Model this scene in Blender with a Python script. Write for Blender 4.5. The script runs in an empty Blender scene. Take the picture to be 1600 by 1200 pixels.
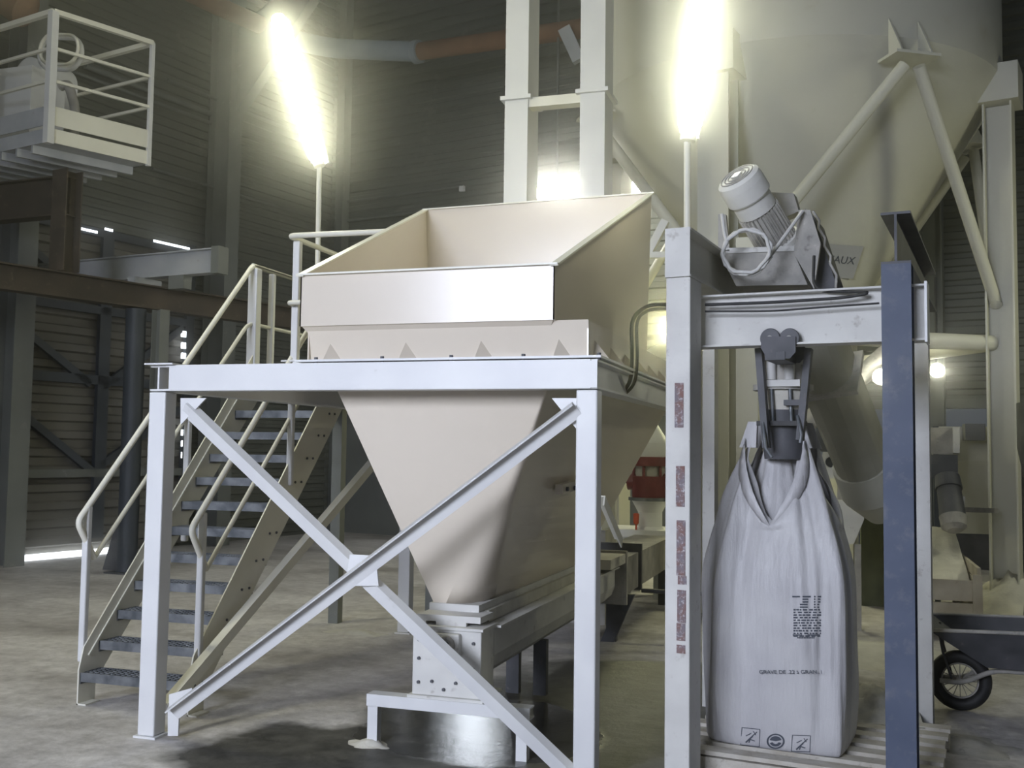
import bpy, bmesh, math, random
from mathutils import Vector as V, Matrix, noise

# ------------------------------------------------------------------ camera
F = 1617.0
EYE = V((0, 0, 1.65))
def ray0(x, y): return V((x - 800, -(y - 600), -F))
RY = ray0(1316, 712).normalized()
RZ = V((350, 22600, -1617)); RZ = (RZ - RZ.dot(RY) * RY).normalized()
RX = RY.cross(RZ)
RM = Matrix((RX, RY, RZ))                     # camera axes -> world
def ray(x, y): return RM @ ray0(x, y)
def P(x, y, ax, v):
    d = ray(x, y); return EYE + d * ((v - EYE[ax]) / d[ax])
def pz(x, y, z): return P(x, y, 2, z)
def py(x, y, Y): return P(x, y, 1, Y)
def px(x, y, X): return P(x, y, 0, X)
def pn(x, y, pt, nrm):
    d = ray(x, y); return EYE + d * ((pt - EYE).dot(nrm) / d.dot(nrm))

S = bpy.context.scene
col = S.collection
cd = bpy.data.cameras.new('camera'); cam = bpy.data.objects.new('camera', cd); col.objects.link(cam)
cd.sensor_width = 36.0; cd.lens = F / 1600 * 36.0; cd.clip_end = 200
m4 = RM.to_4x4(); m4.translation = EYE; cam.matrix_world = m4
S.camera = cam
S.view_settings.view_transform = 'Standard'; S.view_settings.look = 'None'
S.view_settings.gamma = 1.0; S.view_settings.use_curve_mapping = False
S.view_settings.exposure = 0.95

# ------------------------------------------------------------------ world + daylight from the open end of the hall
W = bpy.data.worlds.new('world'); S.world = W; W.use_nodes = True
bg = W.node_tree.nodes['Background']; bg.inputs[0].default_value = (0.80, 0.90, 1.0, 1); bg.inputs[1].default_value = 0.05
def area(name, loc, target, sx, sy, power, color, sp=180):
    l = bpy.data.lights.new(name, 'AREA'); l.shape = 'RECTANGLE'; l.size = sx; l.size_y = sy; l.energy = power; l.color = color
    o = bpy.data.objects.new(name, l); col.objects.link(o); o.location = loc
    l.spread = math.radians(sp); o.rotation_euler = (V(target) - V(loc)).to_track_quat('-Z', 'Y').to_euler(); return o
area('daylight_doorway', (-4.0, -6.2, 4.2), (-3.0, 6, 1.1), 4.5, 2.8, 178, (0.78, 0.84, 1.0), 80)
area('hall_lamp_overhead', (-7.2, 6.0, 6.8), (-2.6, 6.8, 2.5), 1.2, 0.4, 70, (1.0, 0.97, 0.66))
area('hall_lamp_rear', (-6.5, 7.5, 9.5), (-5.5, 13, 1), 3.0, 1.2, 40, (1.0, 1.0, 0.78))
area('hall_lamp_right', (4.2, 10.5, 4.2), (1.2, 11.8, 0.5), 0.9, 0.3, 34, (1.0, 1.0, 0.70))
area('hall_lamp_yard', (-1.6, 14.6, 3.4), (-1.2, 9.5, 0.2), 1.6, 0.3, 62, (1.0, 0.98, 0.56))

# ------------------------------------------------------------------ materials
def mat(name, c1, c2=None, rough=0.5, metal=0.0, scale=4.0, bump=0.0, dirt=None, dirt_amt=0.5, spec=0.5, detail=4, emit=None, estr=0, bscale=None):
    m = bpy.data.materials.new(name); m.use_nodes = True
    nt = m.node_tree; N = nt.nodes; L = nt.links; b = N['Principled BSDF']
    b.inputs['Roughness'].default_value = rough; b.inputs['Metallic'].default_value = metal
    b.inputs['Specular IOR Level'].default_value = spec
    tc = N.new('ShaderNodeTexCoord')
    nz = N.new('ShaderNodeTexNoise'); nz.inputs['Scale'].default_value = scale; nz.inputs['Detail'].default_value = detail
    L.new(tc.outputs['Object'], nz.inputs['Vector'])
    cr = N.new('ShaderNodeValToRGB'); cr.color_ramp.elements[0].position = 0.35; cr.color_ramp.elements[1].position = 0.65
    cr.color_ramp.elements[0].color = (*c1, 1); cr.color_ramp.elements[1].color = (*(c2 or c1), 1)
    L.new(nz.outputs['Fac'], cr.inputs[0])
    out = cr.outputs[0]
    if dirt:
        n2 = N.new('ShaderNodeTexNoise'); n2.inputs['Scale'].default_value = scale * 3.3; n2.inputs['Detail'].default_value = 8; n2.inputs['Roughness'].default_value = 0.7
        L.new(tc.outputs['Object'], n2.inputs['Vector'])
        r2 = N.new('ShaderNodeValToRGB'); r2.color_ramp.elements[0].position = 0.66 - 0.2 * dirt_amt; r2.color_ramp.elements[1].position = 0.82 - 0.2 * dirt_amt
        L.new(n2.outputs['Fac'], r2.inputs[0])
        mx = N.new('ShaderNodeMixRGB'); mx.inputs[2].default_value = (*dirt, 1)
        L.new(r2.outputs[0], mx.inputs[0]); L.new(out, mx.inputs[1]); out = mx.outputs[0]
    L.new(out, b.inputs['Base Color'])
    if bump:
        n3 = N.new('ShaderNodeTexNoise'); n3.inputs['Scale'].default_value = bscale or scale * 6; n3.inputs['Detail'].default_value = 6
        L.new(tc.outputs['Object'], n3.inputs['Vector'])
        bp = N.new('ShaderNodeBump'); bp.inputs['Strength'].default_value = bump; bp.inputs['Distance'].default_value = 0.01
        L.new(n3.outputs['Fac'], bp.inputs['Height']); L.new(bp.outputs[0], b.inputs['Normal'])
    if emit:
        b.inputs['Emission Color'].default_value = (*emit, 1); b.inputs['Emission Strength'].default_value = estr
    return m
M = {}
M['white'] = mat('white_paint', (0.66, 0.66, 0.66), (0.72, 0.72, 0.71), rough=0.42, dirt=(0.50, 0.49, 0.46), dirt_amt=0.1, scale=3)
M['dusty_white'] = mat('dusty_white_paint', (0.58, 0.57, 0.54), (0.68, 0.67, 0.63), rough=0.7, dirt=(0.33, 0.30, 0.27), dirt_amt=0.35, scale=4, bump=0.15)
M['cream'] = mat('cream_paint', (0.65, 0.58, 0.48), (0.69, 0.62, 0.52), rough=0.22, scale=1.2, spec=0.55)
M['cream_rail'] = mat('cream_rail_paint', (0.72, 0.70, 0.60), (0.78, 0.76, 0.66), rough=0.4, scale=3)
M['silo'] = mat('silo_cream_paint', (0.56, 0.55, 0.47), (0.63, 0.62, 0.53), rough=0.55, scale=0.6, dirt=(0.50, 0.47, 0.36), dirt_amt=0.2)
M['dust'] = mat('pale_dust', (0.52, 0.50, 0.44), (0.62, 0.60, 0.53), rough=0.95, scale=7, bump=0.5, spec=0.1)
M['dust_grey'] = mat('dusty_grey_steel', (0.30, 0.29, 0.27), (0.46, 0.44, 0.40), rough=0.85, scale=7, bump=0.3, dirt=(0.16, 0.15, 0.14), dirt_amt=0.4, spec=0.2)
M['dust_olive'] = mat('dusty_olive_steel', (0.33, 0.32, 0.25), (0.42, 0.41, 0.33), rough=0.85, scale=3, bump=0.1, spec=0.2)
M['dark_steel'] = mat('dark_steel', (0.055, 0.058, 0.065), (0.10, 0.10, 0.11), rough=0.6, scale=6, dirt=(0.22, 0.20, 0.18), dirt_amt=0.3)
M['blue_dark'] = mat('blue_grey_frame', (0.03, 0.038, 0.05), (0.045, 0.053, 0.068), rough=0.55, scale=4, dirt=(0.12, 0.12, 0.12), dirt_amt=0.3)
M['blue_post'] = mat('slate_blue_post_paint', (0.055, 0.075, 0.125), (0.085, 0.105, 0.16), rough=0.6, scale=3, dirt=(0.14, 0.15, 0.18), dirt_amt=0.7, bump=0.1)
M['rust'] = mat('rusty_brown_steel', (0.05, 0.04, 0.028), (0.085, 0.065, 0.045), rough=0.8, scale=3, dirt=(0.22, 0.17, 0.12), dirt_amt=0.4, bump=0.2)
M['rust_pipe'] = mat('brown_pipe', (0.19, 0.10, 0.055), (0.26, 0.15, 0.085), rough=0.7, scale=3, dirt=(0.34, 0.28, 0.20), dirt_amt=0.3)
M['blue_hose'] = mat('pale_blue_duct', (0.27, 0.32, 0.36), (0.34, 0.38, 0.41), rough=0.7, scale=3)
M['galv'] = mat('galvanised_grating', (0.09, 0.10, 0.11), (0.22, 0.23, 0.24), rough=0.5, metal=0.4, scale=12)
M['clad'] = mat('grey_green_cladding', (0.115, 0.12, 0.10), (0.155, 0.16, 0.135), rough=0.6, scale=0.5, dirt=(0.27, 0.27, 0.23), dirt_amt=0.3)
M['clad_door'] = mat('grey_brown_door_cladding', (0.125, 0.118, 0.10), (0.185, 0.175, 0.15), rough=0.7, scale=0.8, dirt=(0.33, 0.31, 0.27), dirt_amt=0.3)
M['clad_steel'] = mat('wall_column_grey', (0.15, 0.157, 0.145), (0.20, 0.21, 0.19), rough=0.7, scale=2, dirt=(0.33, 0.33, 0.30), dirt_amt=0.3)
M['grey_beam'] = mat('pale_grey_beam', (0.40, 0.42, 0.44), (0.50, 0.51, 0.52), rough=0.6, scale=3, dirt=(0.28, 0.24, 0.22), dirt_amt=0.3)
M['black'] = mat('black_rubber', (0.012, 0.012, 0.013), (0.03, 0.03, 0.03), rough=0.6, scale=10)
M['red'] = mat('dark_red_paint', (0.11, 0.012, 0.016), (0.17, 0.025, 0.03), rough=0.45, scale=8, dirt=(0.25, 0.16, 0.14), dirt_amt=0.25)
M['orange'] = mat('orange_red_paint', (0.5, 0.08, 0.03), rough=0.5)
M['wood'] = mat('weathered_wood', (0.34, 0.30, 0.23), (0.48, 0.44, 0.36), rough=0.9, scale=5, dirt=(0.20, 0.14, 0.09), dirt_amt=0.35, bump=0.3)
M['pallet'] = mat('dusty_pallet_wood', (0.46, 0.42, 0.35), (0.58, 0.55, 0.49), rough=0.95, scale=9, dirt=(0.22, 0.18, 0.13), dirt_amt=0.4, bump=0.4)
M['cable_white'] = mat('dusty_pale_cable', (0.55, 0.54, 0.52), (0.62, 0.61, 0.58), rough=0.8)
M['ink'] = mat('dark_print_ink', (0.07, 0.08, 0.10), rough=0.8)
M['ink_pale'] = mat('grey_print_ink', (0.24, 0.25, 0.27), (0.32, 0.33, 0.35), rough=0.8, scale=60)
M['sticker'] = mat('grey_sticker', (0.42, 0.42, 0.42), rough=0.7)
M['lamp'] = mat('glowing_tube', (1, 1, 1), emit=(1.0, 1.0, 0.74), estr=22)
M['lamp_cool'] = mat('glowing_wall_tube', (1, 1, 1), emit=(1.0, 1.0, 0.90), estr=46)
M['lamp_rear'] = mat('glowing_bulkhead', (1, 1, 1), emit=(1.0, 1.0, 0.80), estr=26)
M['window_sky'] = mat('daylight_in_window', (1, 1, 1), emit=(0.85, 0.92, 1.0), estr=9)
M['sky_gap'] = mat('daylight_through_gap', (1, 1, 1), emit=(0.88, 0.94, 1.0), estr=2.2)

# the residue of tape: pale and brownish specks
def residue_mat():
    m = mat('tape_residue', (0.22, 0.12, 0.10), (0.20, 0.18, 0.20), rough=0.9, scale=22, dirt=(0.60, 0.60, 0.62), dirt_amt=0.7)
    return m
M['residue'] = residue_mat()

# fabric of the bulk bag: woven white polypropylene with a vertical weave and soft creases
def bag_mat():
    m = mat('woven_white_fabric', (0.45, 0.44, 0.45), (0.54, 0.53, 0.53), rough=0.45, scale=3, spec=0.4)
    nt = m.node_tree; N = nt.nodes; L = nt.links; b = N['Principled BSDF']
    tc = N.new('ShaderNodeTexCoord'); mp = N.new('ShaderNodeMapping'); mp.inputs['Scale'].default_value = (14, 14, 1.6)
    L.new(tc.outputs['Object'], mp.inputs[0])
    n = N.new('ShaderNodeTexNoise'); n.inputs['Scale'].default_value = 1.0; n.inputs['Detail'].default_value = 6; L.new(mp.outputs[0], n.inputs['Vector'])
    bp = N.new('ShaderNodeBump'); bp.inputs['Strength'].default_value = 0.6; bp.inputs['Distance'].default_value = 0.03
    L.new(n.outputs['Fac'], bp.inputs['Height'])
    w = N.new('ShaderNodeTexNoise'); w.inputs['Scale'].default_value = 160; L.new(tc.outputs['Object'], w.inputs['Vector'])
    b2 = N.new('ShaderNodeBump'); b2.inputs['Strength'].default_value = 0.15; b2.inputs['Distance'].default_value = 0.004
    L.new(w.outputs['Fac'], b2.inputs['Height']); L.new(bp.outputs[0], b2.inputs['Normal']); L.new(b2.outputs[0], b.inputs['Normal'])
    return m
M['bag'] = bag_mat()

# concrete floor: dusty, pale; a wet dark patch below the hopper with standing water
def floor_mat():
    m = bpy.data.materials.new('dusty_concrete'); m.use_nodes = True
    nt = m.node_tree; N = nt.nodes; L = nt.links; b = N['Principled BSDF']
    tc = N.new('ShaderNodeTexCoord')
    def nz(scale, det=6, ro=0.6, vec=None, sc=None):
        n = N.new('ShaderNodeTexNoise'); n.inputs['Scale'].default_value = scale; n.inputs['Detail'].default_value = det; n.inputs['Roughness'].default_value = ro
        if sc:
            mp = N.new('ShaderNodeMapping'); mp.inputs['Scale'].default_value = sc; L.new(tc.outputs['Object'], mp.inputs[0]); L.new(mp.outputs[0], n.inputs['Vector'])
        else: L.new(tc.outputs['Object'], n.inputs['Vector'])
        return n.outputs['Fac']
    def ramp(fac, stops):
        r = N.new('ShaderNodeValToRGB'); e = r.color_ramp.elements
        e[0].position, e[0].color = stops[0][0], (*stops[0][1], 1); e[1].position, e[1].color = stops[1][0], (*stops[1][1], 1)
        for p, c in stops[2:]:
            q = e.new(p); q.color = (*c, 1)
        L.new(fac, r.inputs[0]); return r.outputs[0]
    def math_(op, a, bb=None, clamp=False):
        n = N.new('ShaderNodeMath'); n.operation = op; n.use_clamp = clamp
        for i, q in enumerate((a, bb)):
            if q is None: continue
            if isinstance(q, (int, float)): n.inputs[i].default_value = q
            else: L.new(q, n.inputs[i])
        return n.outputs[0]
    base = ramp(nz(0.55, 8, 0.62, sc=(1, 1.3, 1)), [(0.30, (0.27, 0.25, 0.235)), (0.60, (0.70, 0.675, 0.66)), (0.46, (0.53, 0.505, 0.49))])
    fine = ramp(nz(7, 10, 0.8), [(0.36, (0.45, 0.44, 0.42)), (0.60, (1, 1, 1))])
    mul = N.new('ShaderNodeMixRGB'); mul.blend_type = 'MULTIPLY'; mul.inputs[0].default_value = 0.75
    L.new(base, mul.inputs[1]); L.new(fine, mul.inputs[2])
    sep = N.new('ShaderNodeSeparateXYZ'); L.new(tc.outputs['Object'], sep.inputs[0])
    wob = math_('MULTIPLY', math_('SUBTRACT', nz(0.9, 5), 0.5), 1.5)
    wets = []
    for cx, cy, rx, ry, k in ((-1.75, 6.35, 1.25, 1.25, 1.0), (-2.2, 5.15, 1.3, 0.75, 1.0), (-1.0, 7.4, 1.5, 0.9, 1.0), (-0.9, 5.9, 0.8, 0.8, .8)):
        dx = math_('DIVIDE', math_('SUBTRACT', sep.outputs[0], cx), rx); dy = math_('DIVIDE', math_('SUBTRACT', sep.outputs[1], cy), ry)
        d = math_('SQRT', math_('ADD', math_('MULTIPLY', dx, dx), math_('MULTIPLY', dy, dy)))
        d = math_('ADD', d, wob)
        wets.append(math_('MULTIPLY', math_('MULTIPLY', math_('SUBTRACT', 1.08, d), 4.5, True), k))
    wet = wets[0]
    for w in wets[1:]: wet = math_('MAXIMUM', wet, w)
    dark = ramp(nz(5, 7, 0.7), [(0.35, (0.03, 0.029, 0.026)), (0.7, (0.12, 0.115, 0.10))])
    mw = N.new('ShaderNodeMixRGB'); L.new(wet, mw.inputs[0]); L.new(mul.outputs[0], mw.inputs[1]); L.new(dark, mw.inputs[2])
    # standing water below the trestle
    dx = math_('DIVIDE', math_('SUBTRACT', sep.outputs[0], -2.05), 0.80); dy = math_('DIVIDE', math_('SUBTRACT', sep.outputs[1], 5.95), 0.75)
    pd = math_('ADD', math_('SQRT', math_('ADD', math_('MULTIPLY', dx, dx), math_('MULTIPLY', dy, dy))), math_('MULTIPLY', wob, 0.5))
    pud = math_('MULTIPLY', math_('SUBTRACT', 1.0, pd), 9.0, True)
    L.new(mw.outputs[0], b.inputs['Base Color'])
    r1 = math_('SUBTRACT', 0.88, math_('MULTIPLY', wet, 0.36)); rr = math_('SUBTRACT', r1, math_('MULTIPLY', pud, 0.46), True)
    L.new(rr, b.inputs['Roughness'])
    bp = N.new('ShaderNodeBump'); bp.inputs['Distance'].default_value = 0.012
    L.new(math_('SUBTRACT', 0.6, math_('MULTIPLY', pud, 0.43)), bp.inputs['Strength'])
    L.new(nz(9, 8, 0.7), bp.inputs['Height']); L.new(bp.outputs[0], b.inputs['Normal'])
    return m
M['floor'] = floor_mat()

vm = bpy.data.materials.new('airborne_dust_bloom'); vm.use_nodes = True
_n = vm.node_tree.nodes; _n.remove(_n['Principled BSDF'])
_v = _n.new('ShaderNodeVolumeScatter'); _v.inputs['Density'].default_value = 0.024; _v.inputs['Anisotropy'].default_value = 0.965; _v.inputs['Color'].default_value = (0.97, 0.97, 0.92, 1)  # dusty air, its strong forward scatter set to imitate camera bloom round the lamps
vm.node_tree.links.new(_v.outputs[0], _n['Material Output'].inputs['Volume']); M['haze'] = vm

# ------------------------------------------------------------------ mesh builder
class MB:
    def __init__(s): s.v = []; s.f = []; s.sm = []
    def add(s, vs, fs, smooth=False):
        k = len(s.v); s.v += [V(p) for p in vs]
        for f in fs: s.f.append([i + k for i in f]); s.sm.append(smooth)
        return s
    def hexa(s, a, b):   # two quads, opposite
        return s.add(list(a) + list(b), [(3, 2, 1, 0), (4, 5, 6, 7), (0, 1, 5, 4), (1, 2, 6, 5), (2, 3, 7, 6), (3, 0, 4, 7)])
    def box(s, x0, x1, y0, y1, z0, z1):
        return s.hexa([(x0, y0, z0), (x1, y0, z0), (x1, y1, z0), (x0, y1, z0)], [(x0, y0, z1), (x1, y0, z1), (x1, y1, z1), (x0, y1, z1)])
    def obox(s, c, ax, ay, az, sx, sy, sz):  # oriented
        c = V(c); q = []
        for k in (-1, 1):
            q.append([c + ax * (i * sx / 2) + ay * (j * sy / 2) + az * (k * sz / 2) for i, j in ((-1, -1), (1, -1), (1, 1), (-1, 1))])
        return s.hexa(*q)
    def bar(s, p0, p1, w, h, up=(0, 0, 1)):
        p0, p1 = V(p0), V(p1); d = (p1 - p0).normalized(); sd = d.cross(V(up)).normalized(); u = sd.cross(d)
        return s.hexa([p0 + sd * a * w / 2 + u * b * h / 2 for a, b in ((-1, -1), (1, -1), (1, 1), (-1, 1))], [p1 + sd * a * w / 2 + u * b * h / 2 for a, b in ((-1, -1), (1, -1), (1, 1), (-1, 1))])
    def ibeam(s, p0, p1, w, h, t=0.012, up=(0, 0, 1)):
        p0, p1 = V(p0), V(p1); d = (p1 - p0).normalized(); sd = d.cross(V(up)).normalized(); u = sd.cross(d)
        s.bar(p0 + u * (h / 2 - t / 2), p1 + u * (h / 2 - t / 2), w, t, u); s.bar(p0 - u * (h / 2 - t / 2), p1 - u * (h / 2 - t / 2), w, t, u)
        return s.bar(p0, p1, t, h - 2 * t, u)
    def angle(s, p0, p1, w, h, t=0.008, up=(0, 0, 1)):
        p0, p1 = V(p0), V(p1); d = (p1 - p0).normalized(); sd = d.cross(V(up)).normalized(); u = sd.cross(d)
        s.bar(p0 + u * (h / 2 - t / 2), p1 + u * (h / 2 - t / 2), w, t, u)
        return s.bar(p0 + sd * (w / 2 - t / 2) - u * t / 2, p1 + sd * (w / 2 - t / 2) - u * t / 2, t, h - t, u)
    def channel(s, p0, p1, w, h, t=0.01, up=(0, 0, 1), flip=1):
        p0, p1 = V(p0), V(p1); d = (p1 - p0).normalized(); sd = d.cross(V(up)).normalized(); u = sd.cross(d)
        s.bar(p0 + u * (h / 2 - t / 2), p1 + u * (h / 2 - t / 2), w, t, u); s.bar(p0 - u * (h / 2 - t / 2), p1 - u * (h / 2 - t / 2), w, t, u)
        o = sd * flip * (w / 2 - t / 2)
        return s.bar(p0 + o, p1 + o, t, h - 2 * t, u)
    def rings(s, pts, rad, n=16, closed=False, caps=True, up=None):
        pts = [V(p) for p in pts]; m = len(pts)
        rad = rad if isinstance(rad, (list, tuple)) else [rad] * m
        rs = []; prev = None
        for i, p in enumerate(pts):
            if closed: d = pts[(i + 1) % m] - pts[i - 1]
            else: d = (pts[min(i + 1, m - 1)] - pts[max(i - 1, 0)])
            d.normalize()
            if prev is None:
                a = V(up) if up else (V((0, 0, 1)) if abs(d.z) < 0.9 else V((1, 0, 0)))
                u = (a - a.dot(d) * d).normalized()
            else: u = (prev - prev.dot(d) * d).normalized()
            prev = u; w = d.cross(u)
            rs.append([p + (u * math.cos(2 * math.pi * k / n) + w * math.sin(2 * math.pi * k / n)) * rad[i] for k in range(n)])
        fs = []
        for i in range(m if closed else m - 1):
            j = (i + 1) % m
            for k in range(n): fs.append((i * n + k, i * n + (k + 1) % n, j * n + (k + 1) % n, j * n + k))
        s.add([q for r in rs for q in r], fs, True)
        if not closed and caps:
            s.add(rs[0], [tuple(reversed(range(n)))]); s.add(rs[-1], [tuple(range(n))])
        return s
    def tube(s, pts, r, n=12, bend=0.0, seg=5, **k):
        pts = [V(p) for p in pts]
        if bend and len(pts) > 2:
            out = [pts[0]]
            for i in range(1, len(pts) - 1):
                a, b, c = pts[i - 1], pts[i], pts[i + 1]
                e = min(bend, (a - b).length * .45, (c - b).length * .45)
                q0 = b + (a - b).normalized() * e; q1 = b + (c - b).normalized() * e
                for t in range(seg + 1):
                    t /= seg; out.append(q0 * (1 - t) ** 2 + b * 2 * t * (1 - t) + q1 * t * t)
            out.append(pts[-1]); pts = out
        return s.rings(pts, r, n, **k)
    def prism(s, poly, vec):
        poly = [V(p) for p in poly]; vec = V(vec); n = len(poly)
        return s.add(poly + [p + vec for p in poly], [tuple(reversed(range(n))), tuple(range(n, 2 * n))] + [(i, (i + 1) % n, n + (i + 1) % n, n + i) for i in range(n)])
    def lathe(s, c, prof, n=32, axis=(0, 0, 1), caps=True, sharp=True):
        ax = V(axis).normalized(); c = V(c)
        a = V((1, 0, 0)) if abs(ax.x) < .9 else V((0, 1, 0)); u = (a - a.dot(ax) * ax).normalized(); w = ax.cross(u)
        R = [[c + ax * h + (u * math.cos(2 * math.pi * k / n) + w * math.sin(2 * math.pi * k / n)) * r for k in range(n)] for r, h in prof]
        for i in range(len(prof) - 1):
            s.add(R[i] + R[i + 1], [(k, (k + 1) % n, n + (k + 1) % n, n + k) for k in range(n)], True)
        if caps:
            s.add(R[0], [tuple(reversed(range(n)))]); s.add(R[-1], [tuple(range(n))])
        return s
    def build(s, name, m, parent=None, label=None, bevel=0.0, loc=None, solid=0, fix=True, kind=None):
        origin = V(loc) if loc is not None else (V(parent.get('_o')) if parent is not None and parent.get('_o') is not None else V((0, 0, 0)))
        me = bpy.data.meshes.new(name); me.from_pydata([tuple(p - origin) for p in s.v], [], s.f)
        me.polygons.foreach_set('use_smooth', s.sm)
        if fix:
            bm = bmesh.new(); bm.from_mesh(me); bmesh.ops.recalc_face_normals(bm, faces=bm.faces); bm.to_mesh(me); bm.free()
        me.update(); me.materials.append(m)
        o = bpy.data.objects.new(name, me); col.objects.link(o)
        if parent is not None: o.parent = parent; o['_o'] = tuple(origin)
        else: o.location = origin; o['_o'] = tuple(origin)
        if label: o['label'] = label
        if kind: o['kind'] = kind
        if bevel:
            b = o.modifiers.new('bevel', 'BEVEL'); b.width = bevel; b.segments = 2; b.limit_method = 'ANGLE'; b.angle_limit = 0.6; b.harden_normals = False
        if solid:
            q = o.modifiers.new('solid', 'SOLIDIFY'); q.thickness = solid
        return o
def tag(o, label, cat, group=None, kind=None):
    o['label'] = label; o['category'] = cat
    if group: o['group'] = group
    if kind: o['kind'] = kind
    return o
def thing(name, loc, label, cat, group=None):
    o = bpy.data.objects.new(name, None); col.objects.link(o); o.location = loc; o['_o'] = tuple(loc); o.empty_display_size = 0.1
    return tag(o, label, cat, group)
def struct(o):
    o['kind'] = 'structure'; return o
def text_mesh(body, size, name, m, origin, xd, yd, parent, squash=1.0, depth=0.0008):
    cu = bpy.data.curves.new(name, 'FONT'); cu.body = body; cu.size = size; cu.extrude = depth
    t = bpy.data.objects.new('tmp', cu); col.objects.link(t)
    bpy.context.view_layer.update()
    me = bpy.data.meshes.new_from_object(t.evaluated_get(bpy.context.evaluated_depsgraph_get()))
    bpy.data.objects.remove(t)
    xd = V(xd).normalized(); yd = V(yd).normalized(); zd = xd.cross(yd)
    o0 = V(parent['_o'])
    for v in me.vertices:
        v.co = V(origin) + xd * v.co.x * squash + yd * v.co.y + zd * v.co.z - o0
    me.materials.clear(); me.materials.append(m)
    o = bpy.data.objects.new(name, me); col.objects.link(o); o.parent = parent; o['_o'] = tuple(o0)
    return o

# ------------------------------------------------------------------ the hall
AZ = math.radians(12.5)
BY = V((math.sin(AZ), math.cos(AZ), 0)); BX = V((math.cos(AZ), -math.sin(AZ), 0)); UP = V((0, 0, 1))
CORNER = V((-9.73, 18.8, 0))
fl = MB().box(-18, 12, -8, 26, -0.2, 0).build('floor', M['floor'], fix=True); struct(fl)

def cladding(p0, p1, z0, z1, period, depth, nrm):
    """horizontal ribs; a real trapezoid profile"""
    m = MB(); prof = []; z = z0
    while z < z1:
        for dz, dd in ((0, 0), (0.42, 0), (0.52, 1), (0.90, 1)):
            if z + dz * period <= z1: prof.append((z + dz * period, dd * depth))
        z += period
    prof.append((z1, 0))
    vs = []
    for zz, dd in prof:
        vs += [V(p0) + nrm * dd + UP * zz, V(p1) + nrm * dd + UP * zz]
    fs = [(2 * i, 2 * i + 1, 2 * i + 3, 2 * i + 2) for i in range(len(prof) - 1)]
    return m.add(vs, fs)
o = cladding(CORNER - BY * 26, CORNER, 0, 12, 0.15, 0.03, BX).build('wall_left', M['clad'], fix=False, solid=0.02); struct(o)
o = cladding(CORNER, CORNER + BX * 24, 2.35, 12, 0.2, 0.035, -BY).build('wall_back', M['clad'], fix=False, solid=-0.02); struct(o)
b = MB(); b.obox(CORNER + BX * 4.3 + UP * 1.175 + BY * 0.05, BX, BY, UP, 8.6, 0.12, 2.35)
struct(b.build('wall_rear', M['clad_steel']))
b = MB(); b.obox(CORNER + BX * 17.3 + UP * 1.02 + BY * 0.6, BX, BY, UP, 14, 0.12, 2.04)
struct(b.build('wall_rear_low', M['dark_steel']))
b = MB(); b.obox(CORNER + BX * 12 + UP * 2.42 - BY * 0.1, BX, BY, UP, 24, 0.10, 0.14)
struct(b.build('trim_1', M['clad_steel']))
wc0 = pn(716, 560, CORNER - BY * .10, BY); wc1 = pn(780, 560, CORNER - BY * .10, BY)
wd = MB(); wd.obox((wc0 + wc1) / 2, BX, BY, UP, .74, .02, 1.0)
wd = wd.build('window_1', M['window_sky']); struct(wd)
wf = MB()
for s_ in (-1, 0, 1): wf.obox((wc0 + wc1) / 2 + BX * .37 * s_ - BY * .03, BX, BY, UP, .05, .05, 1.05)
for s_ in (-1, 1): wf.obox((wc0 + wc1) / 2 + UP * .5 * s_ - BY * .03, BX, BY, UP, .8, .05, .05)
wf.build('window_frame', M['blue_dark'], wd)
# sheeting rails and conduits on the walls
wl = CORNER + BX * 0.10
def on_left(x, y, off=0.1): return pn(x, y, CORNER + BX * off, BX)
def on_back(x, y, off=0.1): return pn(x, y, CORNER - BY * off, BY)
for k, (a, c, r) in enumerate((((238, 262), (508, 346), .028), ((262, 130), (500, 215), .028), ((133, 105), (329, 176), .05), ((110, 118), (330, 186), .03))):
    p, q = on_left(*a, .12), on_left(*c, .12); p.z = q.z = (p.z + q.z) / 2
    tag(MB().tube([p, q], r, 8).build('wall_conduit', M['clad_steel'], loc=p),
        ['thin grey conduit along the left wall just below the height of the guarded platform', 'thin grey conduit on the left wall meeting the upper glowing lamp',
         'thicker grey pipe on the left wall behind the guarded platform railing', 'lower of the twin pipes behind the platform railing'][k], 'pipe')
for k, (a, c, r) in enumerate((((522, 346), (668, 331), .03), ((543, 312), (722, 294), .025))):
    p, q = on_back(*a, .14), on_back(*c, .14); p.z = q.z = (p.z + q.z) / 2
    tag(MB().tube([p, q], r, 8).build('wall_conduit', M['clad_steel'], loc=p),
        ['grey conduit low on the back wall just above the hopper rim', 'grey conduit on the back wall ending in a small pale box'][k], 'pipe')
p = on_back(722, 295, .16)
tag(MB().obox(p, BX, BY, UP, .1, .06, .1).build('junction_box', M['white'], loc=p), 'small pale junction box on the back wall above the hopper', 'box')

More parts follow.
